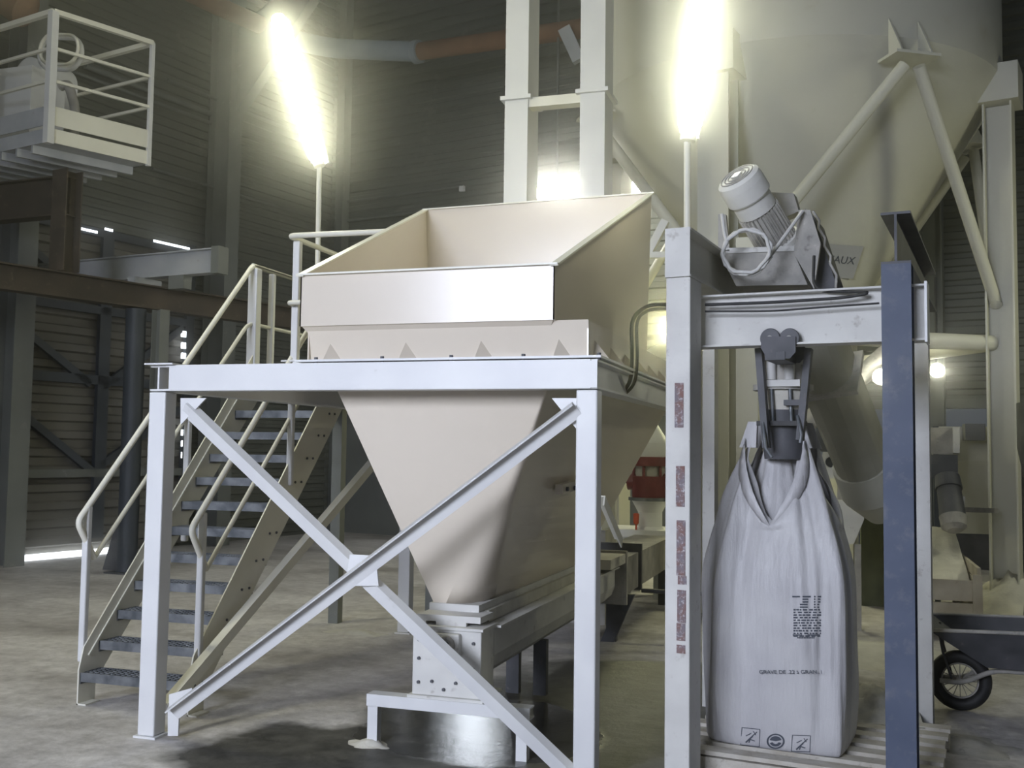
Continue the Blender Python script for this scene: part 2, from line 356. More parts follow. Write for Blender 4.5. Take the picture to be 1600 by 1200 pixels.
# columns of the hall
def hall_column(p, w, h, top, label, m=M['clad_steel']):
    b = MB(); b.ibeam(V((p.x, p.y, 0)), V((p.x, p.y, top)), w, h, 0.02, up=BX)
    return tag(b.build('steel_column', m, loc=(p.x, p.y, 0)), label, 'column')
pc = on_left(336, 700, .35)
c1 = hall_column(pc, .30, .5, 11.5, 'grey steel column on the left wall with the haunched rafter near the lamp')
hn = MB(); q0 = V((pc.x, pc.y, 0)); z0 = 8.0
a0 = q0 + UP * 6.9 + BX * .2; a1 = on_left(352, 95, .5)
zt = py(420, 52, pc.y).z
hn.prism([q0 + BX * .2 + UP * (a1.z - .9), q0 + BX * .2 + UP * (a1.z + .6), q0 + BX * 1.9 + UP * (zt + .9), q0 + BX * 1.9 + UP * (zt + .35)], BY * .2)
hn.build('haunch', M['clad_steel'], c1)
pc = on_left(8, 870, .45)
hall_column(pc, .3, .42, 11.5, 'grey steel column at the far left edge beside the sliding door')
for x, l in ((522, 'dark corner column where left and back walls meet'), (1460, 'dark thin column on the back wall right of the blue post')):
    p = on_back(x, 700, .2); hall_column(p, .22, .3, 11.5, l)

# sliding door in the left wall
dz = 0.06
def on_door(x, y, off=.2): return pn(x, y, CORNER + BX * off, BX)
da, db = on_door(-120, 880, .10), on_door(290, 850, .10)
ztop = on_door(200, 376, .10).z
d = cladding(V((da.x, da.y, 0)), V((db.x, db.y, 0)), .06, ztop, .26, .05, BX).build('door_1', M['clad_door'], fix=False, solid=0.02); struct(d)
d['_o'] = (0, 0, 0)
def door_bar(name, a, c, w, m=M['blue_dark'], off=.22, flat=None):
    p, q = on_door(*a, off), on_door(*c, off)
    if flat == 'v': q.x, q.y = p.x, p.y
    if flat == 'h': q.z = p.z = (p.z + q.z) / 2
    MB().bar(p, q, .07, w, up=(UP if flat != 'v' else BY)).build(name, m, d)
door_bar('door_stile', (150, 840), (150, 355), .20, flat='v')
door_bar('door_stile', (284, 838), (284, 380), .16, flat='v')
door_bar('door_rail', (-60, 588), (290, 596), .14, flat='h')
door_bar('door_rail', (-60, 330), (300, 385), .12, flat='h')
door_bar('door_rail', (10, 470), (290, 500), .12, flat='h')
door_bar('door_rail', (-40, 740), (290, 738), .12, flat='h', m=M['clad_steel'])
for a, c in (((20, 502), (140, 600)), ((14, 630), (145, 738)), ((160, 605), (285, 512)), ((155, 728), (280, 640)), ((30, 372), (90, 425)), ((-60, 560), (-10, 600))):
    door_bar('door_brace', a, c, .11)
g = MB()
p, q = on_door(2, 880, .16), on_door(184, 861, .16)
p.z = q.z = .045
g.bar(p, q, .03, .085); g.build('light_gap', M['sky_gap'], d, kind=None)
for a, c in (((120, 357), (152, 362)), ((164, 358), (176, 360)), ((240, 376), (296, 389))):
    p, q = on_door(*a, .26), on_door(*c, .26); p.z = q.z = ztop + .03 if False else (p.z + q.z) / 2
    MB().bar(p, q, .02, .035).build('light_gap', M['sky_gap'], d)
for y in (522, 540, 556, 660, 676, 693, 711, 728, 746):
    p = on_door(287, y, .24)
    MB().obox(p, BX, BY, UP, .03, .09, .10).build('light_gap', M['sky_gap'], d)

# runway beam on the round column
zr = 3.47; RBH = .32
cr = py(213, 481, 11.48); zr = cr.z
AR = math.radians(19); dr = V((math.sin(AR), math.cos(AR), 0)); r0 = V((cr.x, cr.y, zr))
rb = MB(); rb.ibeam(r0 - dr * 5 + UP * RBH / 2, r0 + dr * 4.6 + UP * RBH / 2, .20, RBH, .02)
rw = tag(rb.build('runway_beam', M['rust'], loc=r0), 'rusty brown steel runway beam crossing the left side above the round column', 'beam')
cb = r0.copy()
t = thing('round_column', (cb.x, cb.y, 0), 'round dark steel column carrying the rusty runway beam', 'column')
MB().lathe((cb.x, cb.y, 0.02), [(.13, 0), (.13, zr - .04)], 24).build('column_shaft', M['blue_dark'], t)
MB().box(cb.x - .2, cb.x + .2, cb.y - .2, cb.y + .2, 0, .02).build('base_plate', M['dark_steel'], t)
MB().prism([(cb.x - .38, cb.y, .02), (cb.x - .1, cb.y, .02), (cb.x - .1, cb.y, .95)], (0, .02, 0)).build('gusset', M['dark_steel'], t)
MB().ibeam((cb.x + .24, cb.y + .2, 0), (cb.x + .24, cb.y + .2, zr - .01), .16, .16, .014, up=BX).build('column_stiffener', M['clad_steel'], t)

# grey cross beam over the runway beam
zg = 3.90
g0, g1 = py(60, 428, 12.6), py(346, 396, 12.6)
gb = MB(); g0.z = g1.z = 3.98
g0 = pz(60, 449, 4.1 - .165); g1 = pz(338, 427, 4.1 - .165); g0.z = g1.z = 4.1
gb.ibeam(g0, g1, .16, .33, .016)
gt = tag(gb.build('cross_beam', M['grey_beam'], loc=g0), 'pale grey steel beam above the runway beam ending at the left wall column', 'beam')
e = (g1 - g0).normalized()
MB().obox(g1 + e * .05, e, V((-e.y, e.x, 0)), UP, .12, .2, .36).build('end_plate', M['clad_steel'], gt)
pb = g1 - e * .62
MB().obox(pb - UP * .255, e, V((-e.y, e.x, 0)), UP, .26, .16, .18).build('hanger_block', M['clad_steel'], gt)
p = g1 - e * 1.25
MB().bar(V((p.x, p.y, 3.935)), V((p.x, p.y, 3.80)), .5, .12, up=e).build('spacer', M['grey_beam'], gt)

# column standing on the runway beam and the guarded platform it carries
pcx = pz(100, 425, zr + RBH)
t = thing('platform_post', (pcx.x, pcx.y, zr + RBH), 'dark steel post standing on the runway beam under the guarded platform', 'post')
tp = py(100, 268, pcx.y).z
MB().ibeam((pcx.x, pcx.y, zr + RBH), (pcx.x, pcx.y, tp), .27, .24, .018, up=(0.2, 1, 0)).build('post_shaft', M['rust'], t)
hb = MB(); za = py(50, 283, pcx.y).z
hb.ibeam(V((pcx.x + .05, pcx.y, tp - .32)), V((pcx.x - 1.4, pcx.y + .1, tp - .32)), .2, .5, .018)
hb.build('bracket_beam', M['rust'], t)
Yb = 9.8
A = py(84, 18, Yb); Bt = py(238, 80, 10.95); zt = A.z; zb = py(80, 221, Yb).z
A2 = V((A.x, A.y, 0)); B2 = V((Bt.x, Bt.y, 0)); dB = (B2 - A2); dB.z = 0; LB = dB.length; dBn = dB.normalized(); dS = V((-dBn.y, dBn.x, 0))  # to the left
dS = V((-math.cos(AZ), math.sin(AZ), 0))
t = thing('guarded_platform', (A2.x, A2.y, zb), 'small white guarded work platform high up at the top left corner', 'platform')
C2 = A2 + dS * 2.6; D2 = B2 + dS * 2.6
dk = MB(); dk.prism([A2 + UP * zb, B2 + UP * zb, D2 + UP * zb, C2 + UP * zb], UP * .04)
for k in range(8):
    s0 = A2 + dS * (.3 + k * .3) + UP * (zb - .05); dk.bar(s0, s0 + dB, .05, .1)
dk.build('deck', M['grey_beam'], t)
H = zt - zb
for q, w in ((A2, .09), (B2, .05), (C2, .05), (D2, .05), (A2 + dS * 1.3, .05)):
    MB().bar(q + UP * (zb - .02), q + UP * zt, w, w, up=BX).build('corner_post', M['white'], t)
for (q, r) in ((A2, B2), (A2, C2), (B2, D2)):
    for hh, w in ((H, .06), (H * .72, .035), (H * .47, .035)):
        MB().bar(q + UP * (zb + hh), r + UP * (zb + hh), w, w).build('guard_rail', M['cream_rail'], t)
    for h0, h1 in ((.0, .17), (.21, .44)):
        if (q, r) == (B2, D2): h0, h1 = 0, .1
        MB().bar(q + UP * (zb + (h0 + h1) / 2), r + UP * (zb + (h0 + h1) / 2), .012, h1 - h0).build('toe_board', M['cream_rail'] if r == B2 else M['grey_beam'], t)
# drive with guard hoop on the platform
hc = py(70, 75, 10.3)
t = thing('drive_unit', (hc.x, hc.y, zb + .04), 'round pale drive unit with a loop-shaped belt guard on the guarded platform', 'machine')
def stadium(c, u, w, hu, r, n=10):
    out = []
    for k in range(n + 1):
        a = -math.pi / 2 + math.pi * k / n; out.append(c + u * (hu + math.cos(a) * r) + w * math.sin(a) * r)
    for k in range(n + 1):
        a = math.pi / 2 + math.pi * k / n; out.append(c + u * (-hu + math.cos(a) * r) + w * math.sin(a) * r)
    return out
u = V((.97, -.1, -.18)).normalized(); w = V((0.15, 0, 1)).normalized()
sc1 = py(92, 77, 10.2)
MB().rings(stadium(sc1, u, w, .14, .185), .022, 8, closed=True).build('guard_hoop', M['cream_rail'], t)
MB().rings(stadium(sc1 + V((-.08, .12, 0)), u, w, .16, .2), .03, 8, closed=True).build('guard_hoop', M['white'], t)
dc = py(25, 110, 10.6)
MB().lathe(dc + V((0, .2, -.05)), [(.30, 0), (.30, .55)], 28, axis=(.2, 1, 0)).build('drum', M['white'], t)
MB().box(dc.x - .3, dc.x + .35, dc.y - .1, dc.y + .5, zb + .04, dc.z).build('plinth', M['white'], t)
e1 = py(95, 135, 10.7)
MB().tube([e1, e1 + V((.12, 0, .02)), e1 + V((.24, 0, -.3)), V((e1.x + .24, e1.y, zb + .04))], .06, 10, bend=.1).build('elbow_pipe', M['dust_grey'], t)

# pipes along the walls, upper left
def wpt(x, y, Y): return py(x, y, Y)
b = MB(); b.tube([wpt(240, -40, 13.5), wpt(330, 5, 14.3), wpt(425, 47, 15.3)], .15, 16, bend=.3)
o = tag(b.build('duct_pipe', M['rust_pipe'], loc=wpt(330, 5, 14.3)), 'brown pipe along the top of the left wall ending at the glowing lamp', 'pipe')
b = MB(); b.tube([wpt(415, 42, 15.3), wpt(455, 62, 15.8), wpt(520, 76, 16.2), wpt(652, 81, 16.2)], .17, 16, bend=.5)
tag(b.build('duct_pipe', M['blue_hose'], loc=wpt(520, 76, 16)), 'pale blue flexible duct curving behind the left lamp', 'pipe')
t = tag(MB().tube([wpt(652, 81, 16.2), wpt(905, 45, 15.6), wpt(990, 33, 15.4)], .15, 16).build('duct_pipe', M['rust_pipe'], loc=wpt(700, 75, 16)), 'brown pipe on the back wall running behind the elevator trunks', 'pipe')
p = wpt(652, 81, 16.2); q = wpt(905, 45, 15.6)
MB().lathe(p, [(.2, -.06), (.2, .06)], 20, axis=q - p).build('pipe_flange', M['blue_hose'], t)
p = wpt(22, 4, 10.9)
tag(MB().lathe(p, [(.02, -.35), (.22, -.3), (.25, .2), (.1, .3)], 20, axis=(.8, .2, -.5)).build('bell_housing', M['rust_pipe'], loc=p), 'small orange brown housing at the top left corner above the platform', 'pipe')
a, c = wpt(882, 45, 15.3), wpt(905, 95, 15.3)
tag(MB().bar(a, c, .12, .2).build('pipe_bracket', M['grey_beam'], loc=a), 'pale inclined bracket below the brown pipe between the elevator trunks', 'bracket')

# ------------------------------------------------------------------ support frame of the hopper
X0, X1, YF, YB = -3.775, -1.225, 5.13, 8.74
t = thing('support_frame', (X0, YF, 0), 'white steel support frame with crossed braces standing under the hopper', 'frame')
for x in (X0, X1):
    for y in (YF, YB):
        lg = MB().box(x - .055, x + .055, y - .055, y + .055, .012, 1.965).build('leg', M['white'], t, bevel=.008)
        MB().box(x - .07, x + .075, y - .07, y + .07, 0, .012).build('foot_plate', M['white'], lg)
MB().ibeam((X0 + .055, YF, 2.045), (X1 + .02, YF, 2.045), .12, .15, .012).build('beam', M['white'], t, bevel=.002)
MB().ibeam((X0 + .055, YB, 2.045), (X1 + .02, YB, 2.045), .12, .15, .012).build('beam', M['white'], t)
# the front beam shows its closed web plate
MB().box(X0 + .08, X1 + .055, YF - .062, YF - .052, 1.975, 2.112).build('web_plate', M['white'], t)
for x in (X0, X1):
    MB().ibeam((x, YF - .05, 2.045), (x, YB + .05, 2.045), .11, .15, .012).build('beam', M['white'], t, bevel=.002)
MB().box(X0 - .07, X0 + .12, YF - .09, YF + .2, 2.121, 2.130).build('cap_plate', M['white'], t)
YBR = YF - .085
def fp(x, y): return py(x, y, YBR)
b1 = MB().angle(fp(902, 640), fp(268, 1118), .055, .085, .008, up=(0, -.3, 1)).build('brace', M['white'], t)
YBR = YF - .02
MB().angle(py(292, 636, YF), py(905, 1222, YF), .055, .075, .008, up=(0, -.3, 1)).build('brace', M['white'], t)
MB().prism([py(548, 866, YF - .04), py(588, 868, YF - .04), py(593, 915, YF - .04), py(541, 915, YF - .04)], (0, -.012, 0)).build('crossing_plate', M['white'], t)
MB().prism([fp(862, 622), fp(910, 622), fp(910, 682)], (0, .012, 0)).build('gusset', M['white'], t)
MB().prism([fp(282, 622), fp(322, 622), fp(282, 664)], (0, .012, 0)).build('gusset', M['white'], t)
MB().prism([fp(262, 1105), fp(280, 1105), fp(278, 1150), fp(262, 1150)], (0, .012, 0)).build('gusset', M['white'], t)
MB().prism([fp(264, 1085), fp(300, 1075), fp(300, 1090), fp(264, 1115)], (0, .012, 0)).build('gusset', M['white'], t)
MB().angle((X0 + .03, YF + .08, .14), (X0 + .03, YB - .1, 1.9), .06, .07, .008).build('brace', M['cream_rail'], t)
MB().angle(px(938, 782, X1 - .03), px(966, 848, X1 - .03), .05, .06, .008).build('brace', M['cream_rail'], t)

# ------------------------------------------------------------------ hopper
t = thing('feed_hopper', (-2.05, 5.2, 2.12), 'large cream steel feed hopper with sloping open bin on top of the white frame', 'hopper')
tl, tr = py(508, 612, 5.27), py(868, 612, 5.27)
zT = 2.125
ft = [V((tl.x, 5.27, zT)), V((tr.x, 5.27, zT)), V((-1.33, 8.6, zT)), V((tl.x, 8.6, zT))]
bl, br = py(678, 948, 5.62), py(745, 948, 5.62)
zB = .77
fb = [V((bl.x, 5.62, zB)), V((br.x, 5.62, zB)), V((br.x, 8.1, zB)), V((bl.x, 8.1, zB))]
# the front plate narrows to a point at the left, and a curved transition plate folds round to the right side
L_ = MB()
def lerp(a, c, k): return a + (c - a) * k
K = 12
rows = []
for i in range(K + 1):
    k = i / K
    a = lerp(ft[0], fb[0], k)
    q = lerp(ft[1], fb[1], k)           # corner point right of front
    e = lerp(ft[1], fb[1], k) + V((0, 0, 0))
    bend = .95 * math.sin(math.pi * min(1, max(0, (k - .12) / .88))) ** 1 * .32   # radius of rounded corner grows downwards
    ring = [a]
    rr_ = 0.01 + .20 * k * k      # corner rounding
    pA = q + V((-min(rr_, (q.x - a.x) * .72), 0, 0)); pB = q + V((0, rr_ * 1.5, 0))
    for j in range(9):
        s_ = j / 8; ring.append(pA * (1 - s_) ** 2 + q * 2 * s_ * (1 - s_) + pB * s_ * s_)
    ring += [lerp(ft[2], fb[2], k), lerp(ft[3], fb[3], k)]
    rows.append(ring)
n = len(rows[0])
# flat front plate, curved corner (smooth), sides
front = [(i * n + 0, i * n + 1, (i + 1) * n + 1, (i + 1) * n + 0) for i in range(K)]
curv = [(i * n + j, i * n + j + 1, (i + 1) * n + j + 1, (i + 1) * n + j) for i in range(K) for j in range(1, 9)]
side = [(i * n + j, i * n + (j + 1) % n, (i + 1) * n + (j + 1) % n, (i + 1) * n + j) for i in range(K) for j in (9, 10, 11)]
allv = [p for r in rows for p in r]
L_.add(allv, front + curv + side, False)
L_.sm = [False] * len(front) + [True] * len(curv) + [False] * len(side)
L_.build('funnel', M['cream'], t, solid=.006)
# weld seam ridge
s0, s1 = py(546, 737, 5.43), py(826, 737, 5.43)
# outlet collar
MB().box(bl.x - .02, br.x + .02, 5.60, 8.12, .735, .775).build('outlet_collar', M['dusty_white'], t)
# side stiffener with bolts
st = MB(); p = px(848, 752, -1.6)
fx = lambda k: lerp(ft[1], fb[1], k).x
zz = 1.42; k = (zT - zz) / (zT - zB); xs = fx(k) + .06
st = MB().bar((xs, 6.2, zz), (xs, 6.75, zz + .02), .05, .06)
so = st.build('stiffener', M['cream'], t)
for i in range(3):
    MB().lathe((xs + .02, 6.28 + i * .19, zz), [(.014, 0), (.014, .02)], 8, axis=(1, 0, 0)).build('bolt', M['dark_steel'], so)
# flange + skirt
SX0, SX1, SY0, SY1 = -2.87, -1.245, 5.18, 8.66
fg = MB(); fg.box(SX0 - .02, SX1 + .09, SY0 - .10, SY0 + .02, 2.128, 2.140); fg.box(SX0 - .02, SX1 + .09, SY1 - .02, SY1 + .08, 2.128, 2.140)
fg.box(SX1 - .02, SX1 + .09, SY0 + .02, SY1 - .02, 2.128, 2.140); fg.box(SX0 - .10, SX0 + .02, SY0 + .02, SY1 - .02, 2.128, 2.140)
fl_ = fg.build('flange', M['white'], t)
for i in range(5):
    x = SX0 + .1 + i * .40
    MB().lathe((x, SY0 - .075, 2.118), [(.011, 0), (.011, .036)], 8).build('bolt', M['dark_steel'], fl_)
sk = MB()
T = .008
sk.hexa([(SX0, SY0 + .035, 2.14), (SX1, SY0 + .035, 2.14), (SX1, SY0 + .043, 2.14), (SX0, SY0 + .043, 2.14)], [(SX0, SY0, 2.335), (SX1, SY0, 2.335), (SX1, SY0 + T, 2.335), (SX0, SY0 + T, 2.335)]); sk.box(SX0, SX1, SY1 - T, SY1, 2.14, 2.335)
sk.box(SX1 - T, SX1, SY0 + T, SY1 - T, 2.14, 2.335); sk.box(SX0, SX0 + T, SY0 + T, SY1 - T, 2.14, 2.335)
sk.build('skirt', M['cream'], t)
for x in (514, 632, 750, 872):
    c = py(x, 545, SY0); sy = SY0 + .033
    g_ = MB(); g_.add([(c.x, sy - .012, 2.245), (c.x - .03, sy + .002, 2.141), (c.x + .065, sy + .002, 2.141), (c.x - .015, sy - .075, 2.141), (c.x + .0, sy + .01, 2.245)], [(0, 1, 3), (0, 3, 2), (1, 2, 3), (0, 4, 1), (0, 2, 4), (1, 4, 2)])
    g_.build('gusset', M['cream'], t)
for i in range(9):
    y = SY0 + .15 + i * .4
    g_ = MB(); g_.add([(SX1 - .001, y, 2.245), (SX1 - .001, y - .04, 2.141), (SX1 - .001, y + .05, 2.141), (SX1 + .08, y + .005, 2.141)], [(0, 1, 3), (0, 3, 2), (1, 2, 3), (0, 2, 1)])
    g_.build('gusset', M['cream'], t)
# open bin with low front and high back
F0, F1 = py(470, 431, SY0 - .03), py(867, 411, SY0 - .03)
zf = (F0.z + F1.z) / 2
B0, B1 = py(665, 328, 7.4), py(1018, 302, 7.4)
BYF = SY0 - .03
f0b, f1b, b0b, b1b = V((F0.x, BYF, 2.335)), V((F1.x, BYF, 2.335)), V((B0.x + .06, 7.4, 2.335)), V((B1.x - .03, 7.4, 2.335))
f0t, f1t, b0t, b1t = V((F0.x, BYF, zf)), V((F1.x, BYF, zf)), V((B0.x, 7.4, B0.z)), V((B1.x, 7.4, B1.z))
def plate(m, quad, inward):
    inward = V(inward).normalized() * .008
    m.hexa(quad, [q + inward for q in quad])
bn = MB()
plate(bn, [f0b, f1b, f1t, f0t], (0, 1, 0)); plate(bn, [f1b, b1b, b1t, f1t], (-1, 0, 0)); plate(bn, [b0b, b1b, b1t, b0t], (0, -1, 0)); plate(bn, [f0b, b0b, b0t, f0t], (1, 0, 0))
# inner sloping sheets down to the skirt
bn.add([f0b + V((.01, .01, 0)), f1b + V((-.01, .01, 0)), b1b + V((-.01, -.01, 0)), b0b + V((.01, -.01, 0)),
        f0b + V((.2, .3, -.3)), f1b + V((-.2, .3, -.3)), b1b + V((-.2, -.3, -.3)), b0b + V((.25, -.3, -.3))],
       [(0, 1, 5, 4), (1, 2, 6, 5), (2, 3, 7, 6), (3, 0, 4, 7)])
bo = bn.build('open_bin', M['cream'], t)
for a, c in ((f0t, f1t), (f1t, b1t), (b0t, b1t), (f0t, b0t)):
    MB().bar(a - (c - a).normalized() * .02, c + (c - a).normalized() * .02, .045, .01).build('rim', M['cream_rail'], bo)

# ------------------------------------------------------------------ trough conveyor and its trestle
XT0, XT1 = py(645, 1000, 5.4).x, py(752, 1000, 5.4).x
t = thing('screw_conveyor', (XT0, 5.4, .3), 'long white trough screw conveyor running back under the hopper outlet', 'conveyor')
e0 = MB().box(XT0, XT1, 5.40, 5.62, .30, .665).build('end_box', M['dusty_white'], t, bevel=.006)
MB().box(XT0 - .015, XT1 + .015, 5.385, 5.64, .665, .68).build('box_flange', M['dusty_white'], t)
MB().box(XT0 - .02, XT1 + .02, 5.38, 5.72, .285, .30).build('box_flange', M['dusty_white'], t)
for i, (dx, dz_) in enumerate(((.04, .30), (.36, .30), (.36, .16), (.04, .2), (.12, .08), (.26, .08), (.04, .07), (.19, .04), (.2, .33))):
    MB().lathe((XT0 + dx, 5.40, .30 + dz_), [(.009, -.012), (.009, 0)], 8, axis=(0, 1, 0)).build('bolt', M['dark_steel'], e0)
bx_ = py(701, 1006, 5.4)
bb = MB().obox((bx_.x, 5.385, bx_.z), V((1, 0, 0)), V((0, 1, 0)), UP, .15, .05, .12).build('bearing', M['dusty_white'], t, bevel=.01)
MB().rings([(bx_.x + .04 * math.cos(a * math.pi / 12), 5.355, bx_.z + .04 * math.sin(a * math.pi / 12)) for a in range(24)], .013, 8, closed=True).build('bearing_ring', M['dust_grey'], bb)
MB().lathe((bx_.x, 5.34, bx_.z), [(.018, 0), (.018, .04)], 14, axis=(0, 1, 0)).build('shaft_end', M['dark_steel'], bb)
tr_ = MB(); prof = [(XT0 + .02, .665), (XT0 + .02, .50), (XT0 + .05, .42), (XT0 + .13, .36), ((XT0 + XT1) / 2 + .02, .345), (XT1 - .10, .36), (XT1 - .03, .42), (XT1, .50), (XT1, .665)]
n = len(prof)
tr_.add([(x, 5.62, z) for x, z in prof] + [(x, 8.9, z) for x, z in prof], [(i, i + 1, n + i + 1, n + i) for i in range(n - 1)] + [tuple(range(n)), tuple(range(2 * n - 1, n - 1, -1)), (0, n - 1, 2 * n - 1, n)])
tr_.build('trough', M['dusty_white'], t)
fg = MB().box(XT1, XT1 + .04, 5.62, 8.9, .655, .668); fg.box(XT0 - .02, XT0 + .02, 5.62, 8.9, .655, .668)
fg.build('trough_flange', M['dusty_white'], t)
MB().box(XT0 + .05, XT1 - .06, 5.7, 8.05, .668, .735).build('cover_frame', M['dust'], t)
cf = MB().box(XT0 + .01, XT1 - .02, 5.44, 5.66, .70, .735); cf.box(XT0 + .03, XT0 + .06, 5.44, 5.47, .68, .70); cf.box(XT0 + .12, XT0 + .30, 5.44, 5.47, .68, .70)
cf.build('inlet_frame', M['dusty_white'], t)
# second, wider and higher length with flange ring
x0, x1 = XT0 + .02, XT1 + .05
MB().box(x0, x1, 8.95, 12.4, .40, .72).build('trough', M['dust_grey'], t)
MB().box(x0 - .05, x1 + .05, 8.9, 8.95, .34, .80).build('joint_flange', M['dust_grey'], t)
MB().box(x0 - .03, x1 + .03, 9.7, 9.75, .37, .80).build('joint_flange', M['dark_steel'], t)
MB().box(x0 - .04, x1 + .04, 8.3, 8.9, .70, .78).build('cover_lid', M['dust'], t)
for (x, y, top) in ((XT1 - .09, 6.9, .37), (XT0 + .12, 6.9, .37), (XT1 - .06, 9.05, .42), (XT0 + .12, 9.05, .42), (x1 - .05, 11.4, .40)):
    MB().box(x - .045, x + .045, y - .03, y + .03, 0, top).build('leg', M['dark_steel'], t)
MB().prism([(x1 - .02, 9.0, .42), (x1 + .10, 9.0, .42), (x1 - .08, 9.0, 0.0), (x1 - .2, 9.0, 0.0)], (0, .05, 0)).build('leg', M['dark_steel'], t)
MB().tube([(x1 + .05, 9.6, .38), (x1 + 1.3, 9.7, .36)], .02, 8).build('tie_rod', M['dark_steel'], t)

t = thing('trestle', (-2.1, 5.4, 0), 'low white steel trestle under the front end box of the screw conveyor', 'trestle')
l0, l1 = py(578, 1168, 5.37), py(812, 1190, 5.37)
MB().channel((l0.x - .03, 5.42, .252), (l1.x + .05, 5.42, .252), .09, .065, .008, flip=1).build('beam', M['white'], t)
MB().box(l0.x + .05, l1.x - .33, 5.37, 5.47, .27, .2849).v
for x in (l0.x, l1.x):
    MB().channel((x, 5.42, 0), (x, 5.42, .22), .06, .055, .007, up=(0, -1, 0)).build('leg', M['white'], t)
MB().box(bl.x - .1, XT1 + .03, 5.36, 5.66, .2849, .2850 + .0).v

# dust ridge round the trestle feet
def mound(name, label, cat, c, rx, ry, h, m, seed=0, kind=None, n=26):
    vs = []; fs = []
    for i in range(n + 1):
        for j in range(n + 1):
            u = -1 + 2 * i / n; w = -1 + 2 * j / n
            d = math.sqrt(u * u + w * w)
            q = noise.noise(V((u * 2.3 + seed, w * 2.3, seed * .7)))
            q2 = noise.noise(V((u * 8 + seed, w * 8, seed)))
            e_ = max(0, 1 - (d + .3 * q)); z = (h + .004) * e_ * e_ * (3 - 2 * min(1, e_)) * (1 + .3 * q2) - .004
            vs.append((c[0] + u * rx, c[1] + w * ry, c[2] + z))
    for i in range(n):
        for j in range(n):
            k = i * (n + 1) + j; fs.append((k, k + n + 1, k + n + 2, k + 1))
    b = MB(); b.add(vs, fs, True)
    o = b.build(name, m, loc=c)
    if cat: tag(o, label, cat, kind=kind)
    return o
mound('dust_pile', 'small ridge of pale dust at the left foot of the trestle', 'dust', (l0.x - .02, 5.4, .0), .16, .12, .03, M['dust'], 2, 'stuff')
c = pz(560, 990, 0); mound('dust_pile', 'scattered pale crumbs on the floor left of the rear frame leg', 'dust', (c.x, c.y, 0), .35, .12, .035, M['dust'], 5, 'stuff')

# ------------------------------------------------------------------ staircase
XL, XR = -4.66, -3.84
t = thing('staircase', (XL, 5.6, 0), 'steep white steel staircase with grey grating treads behind the frame', 'staircase')
def ty(k): return 5.57 + .168 * k
def tz(k): return .20 + .1745 * k
sl = V((0, .168, .1745)).normalized(); sn = V((0, -sl.z, sl.y))
for x, m_ in ((XL, M['cream_rail']), (XR, M['cream_rail'])):
    # stringer plate: parallelogram
    yA, zA = ty(0) - .02, .0
    lo = [(x, 5.56, 0), (x, 5.72, 0), (x, 5.72, .12), (x, 7.62, 2.08), (x, 7.59, 2.42), (x, 7.50, 2.42), (x, 5.60, .36), (x, 5.56, .22)]
    s_ = MB().prism([V(p) for p in lo], (.01, 0, 0))
    s_.box(x, x + .07, 5.56, 5.69, .0, .01)
    if x == XL: s_.bar(V((x + .014, 5.64, .30)), V((x + .014, 7.5, 2.28)), .012, .012)
    so = s_.build('stringer', m_, t)
    if x == XR:
        for k in range(0, 11):
            for dy in (.0, .09):
                MB().lathe((x + .01, ty(k) + dy + .04, tz(k) - .02), [(.009, 0), (.009, .008)], 8, axis=(1, 0, 0)).build('bolt', M['dark_steel'], so)
for k in range(12):
    y, z = ty(k), tz(k)
    m = MB(); m.box(XL + .012, XR - .002, y, y + .006, z - .055, z + .002); m.box(XL + .012, XR - .002, y + .19, y + .196, z - .04, z)
    for i in range(5): m.box(XL + .012, XR - .002, y + .02 + i * .036, y + .026 + i * .036, z - .03, z)
    for i in range(19):
        xx = XL + .03 + i * .041; m.box(xx, xx + .005, y + .006, y + .19, z - .028, z)
    m.box(XL + .010, XL + .016, y, y + .196, z - .07, z); m.box(XR - .006, XR, y, y + .196, z - .07, z)
    m.build('tread', M['galv'], t)
XLr, XRr = XL - .02, XR - .0
r_ = .021
def rail(x, ptsl, name='handrail', r=r_, bend=.09): return MB().tube([V((x, y, z)) for y, z in ptsl], r, 10, bend=bend).build(name, M['cream_rail'], t)
kn = px(395, 415, XLr); k2 = px(388, 505, XLr)
s0 = px(130, 803, XLr); low = px(147, 872, XLr)
rail(XLr, [(9.0, kn.z), (kn.y, kn.z), (s0.y - .05, s0.z - .05), (low.y, low.z)], bend=.05)
rail(XLr, [(9.0, k2.z), (k2.y, k2.z), (low.y, low.z)], 'mid_rail', .016)
s0 = px(312, 800, XRr); low2 = px(322, 890, XRr); t0 = px(483, 516, XRr); t1_ = px(410, 632, XRr)
slr = (t0.z - px(300, 828, XRr).z) / (t0.y - px(300, 828, XRr).y)
st0 = px(298, 828, XRr)
rail(XRr, [(7.45, st0.z + slr * (7.45 - st0.y)), (st0.y, st0.z), (low2.y, low2.z)], bend=.05)
rail(XRr, [(7.45, low2.z + slr * (7.45 - low2.y)), (low2.y, low2.z)], 'mid_rail', .016)
def post(x, y, z0, z1, w=.045, parent=t):
    return MB().box(x - w / 2, x + w / 2, y - w / 2, y + w / 2, z0, z1).build('rail_post', M['white'], parent, bevel=.01)
a = px(143, 1000, XLr); topz = px(145, 790, XLr).z
post(XLr, 5.62, .26, topz)
post(XRr + .0, 5.66, .3, px(322, 800, XRr).z)
pm = px(292, 730, XLr); post(XLr, pm.y, pm.z - .55, px(292, 650, XLr).z + .0)
pm = px(451, 737, XRr); post(XRr + .01, pm.y, pm.z - .1, px(451, 632, XRr).z + .15)
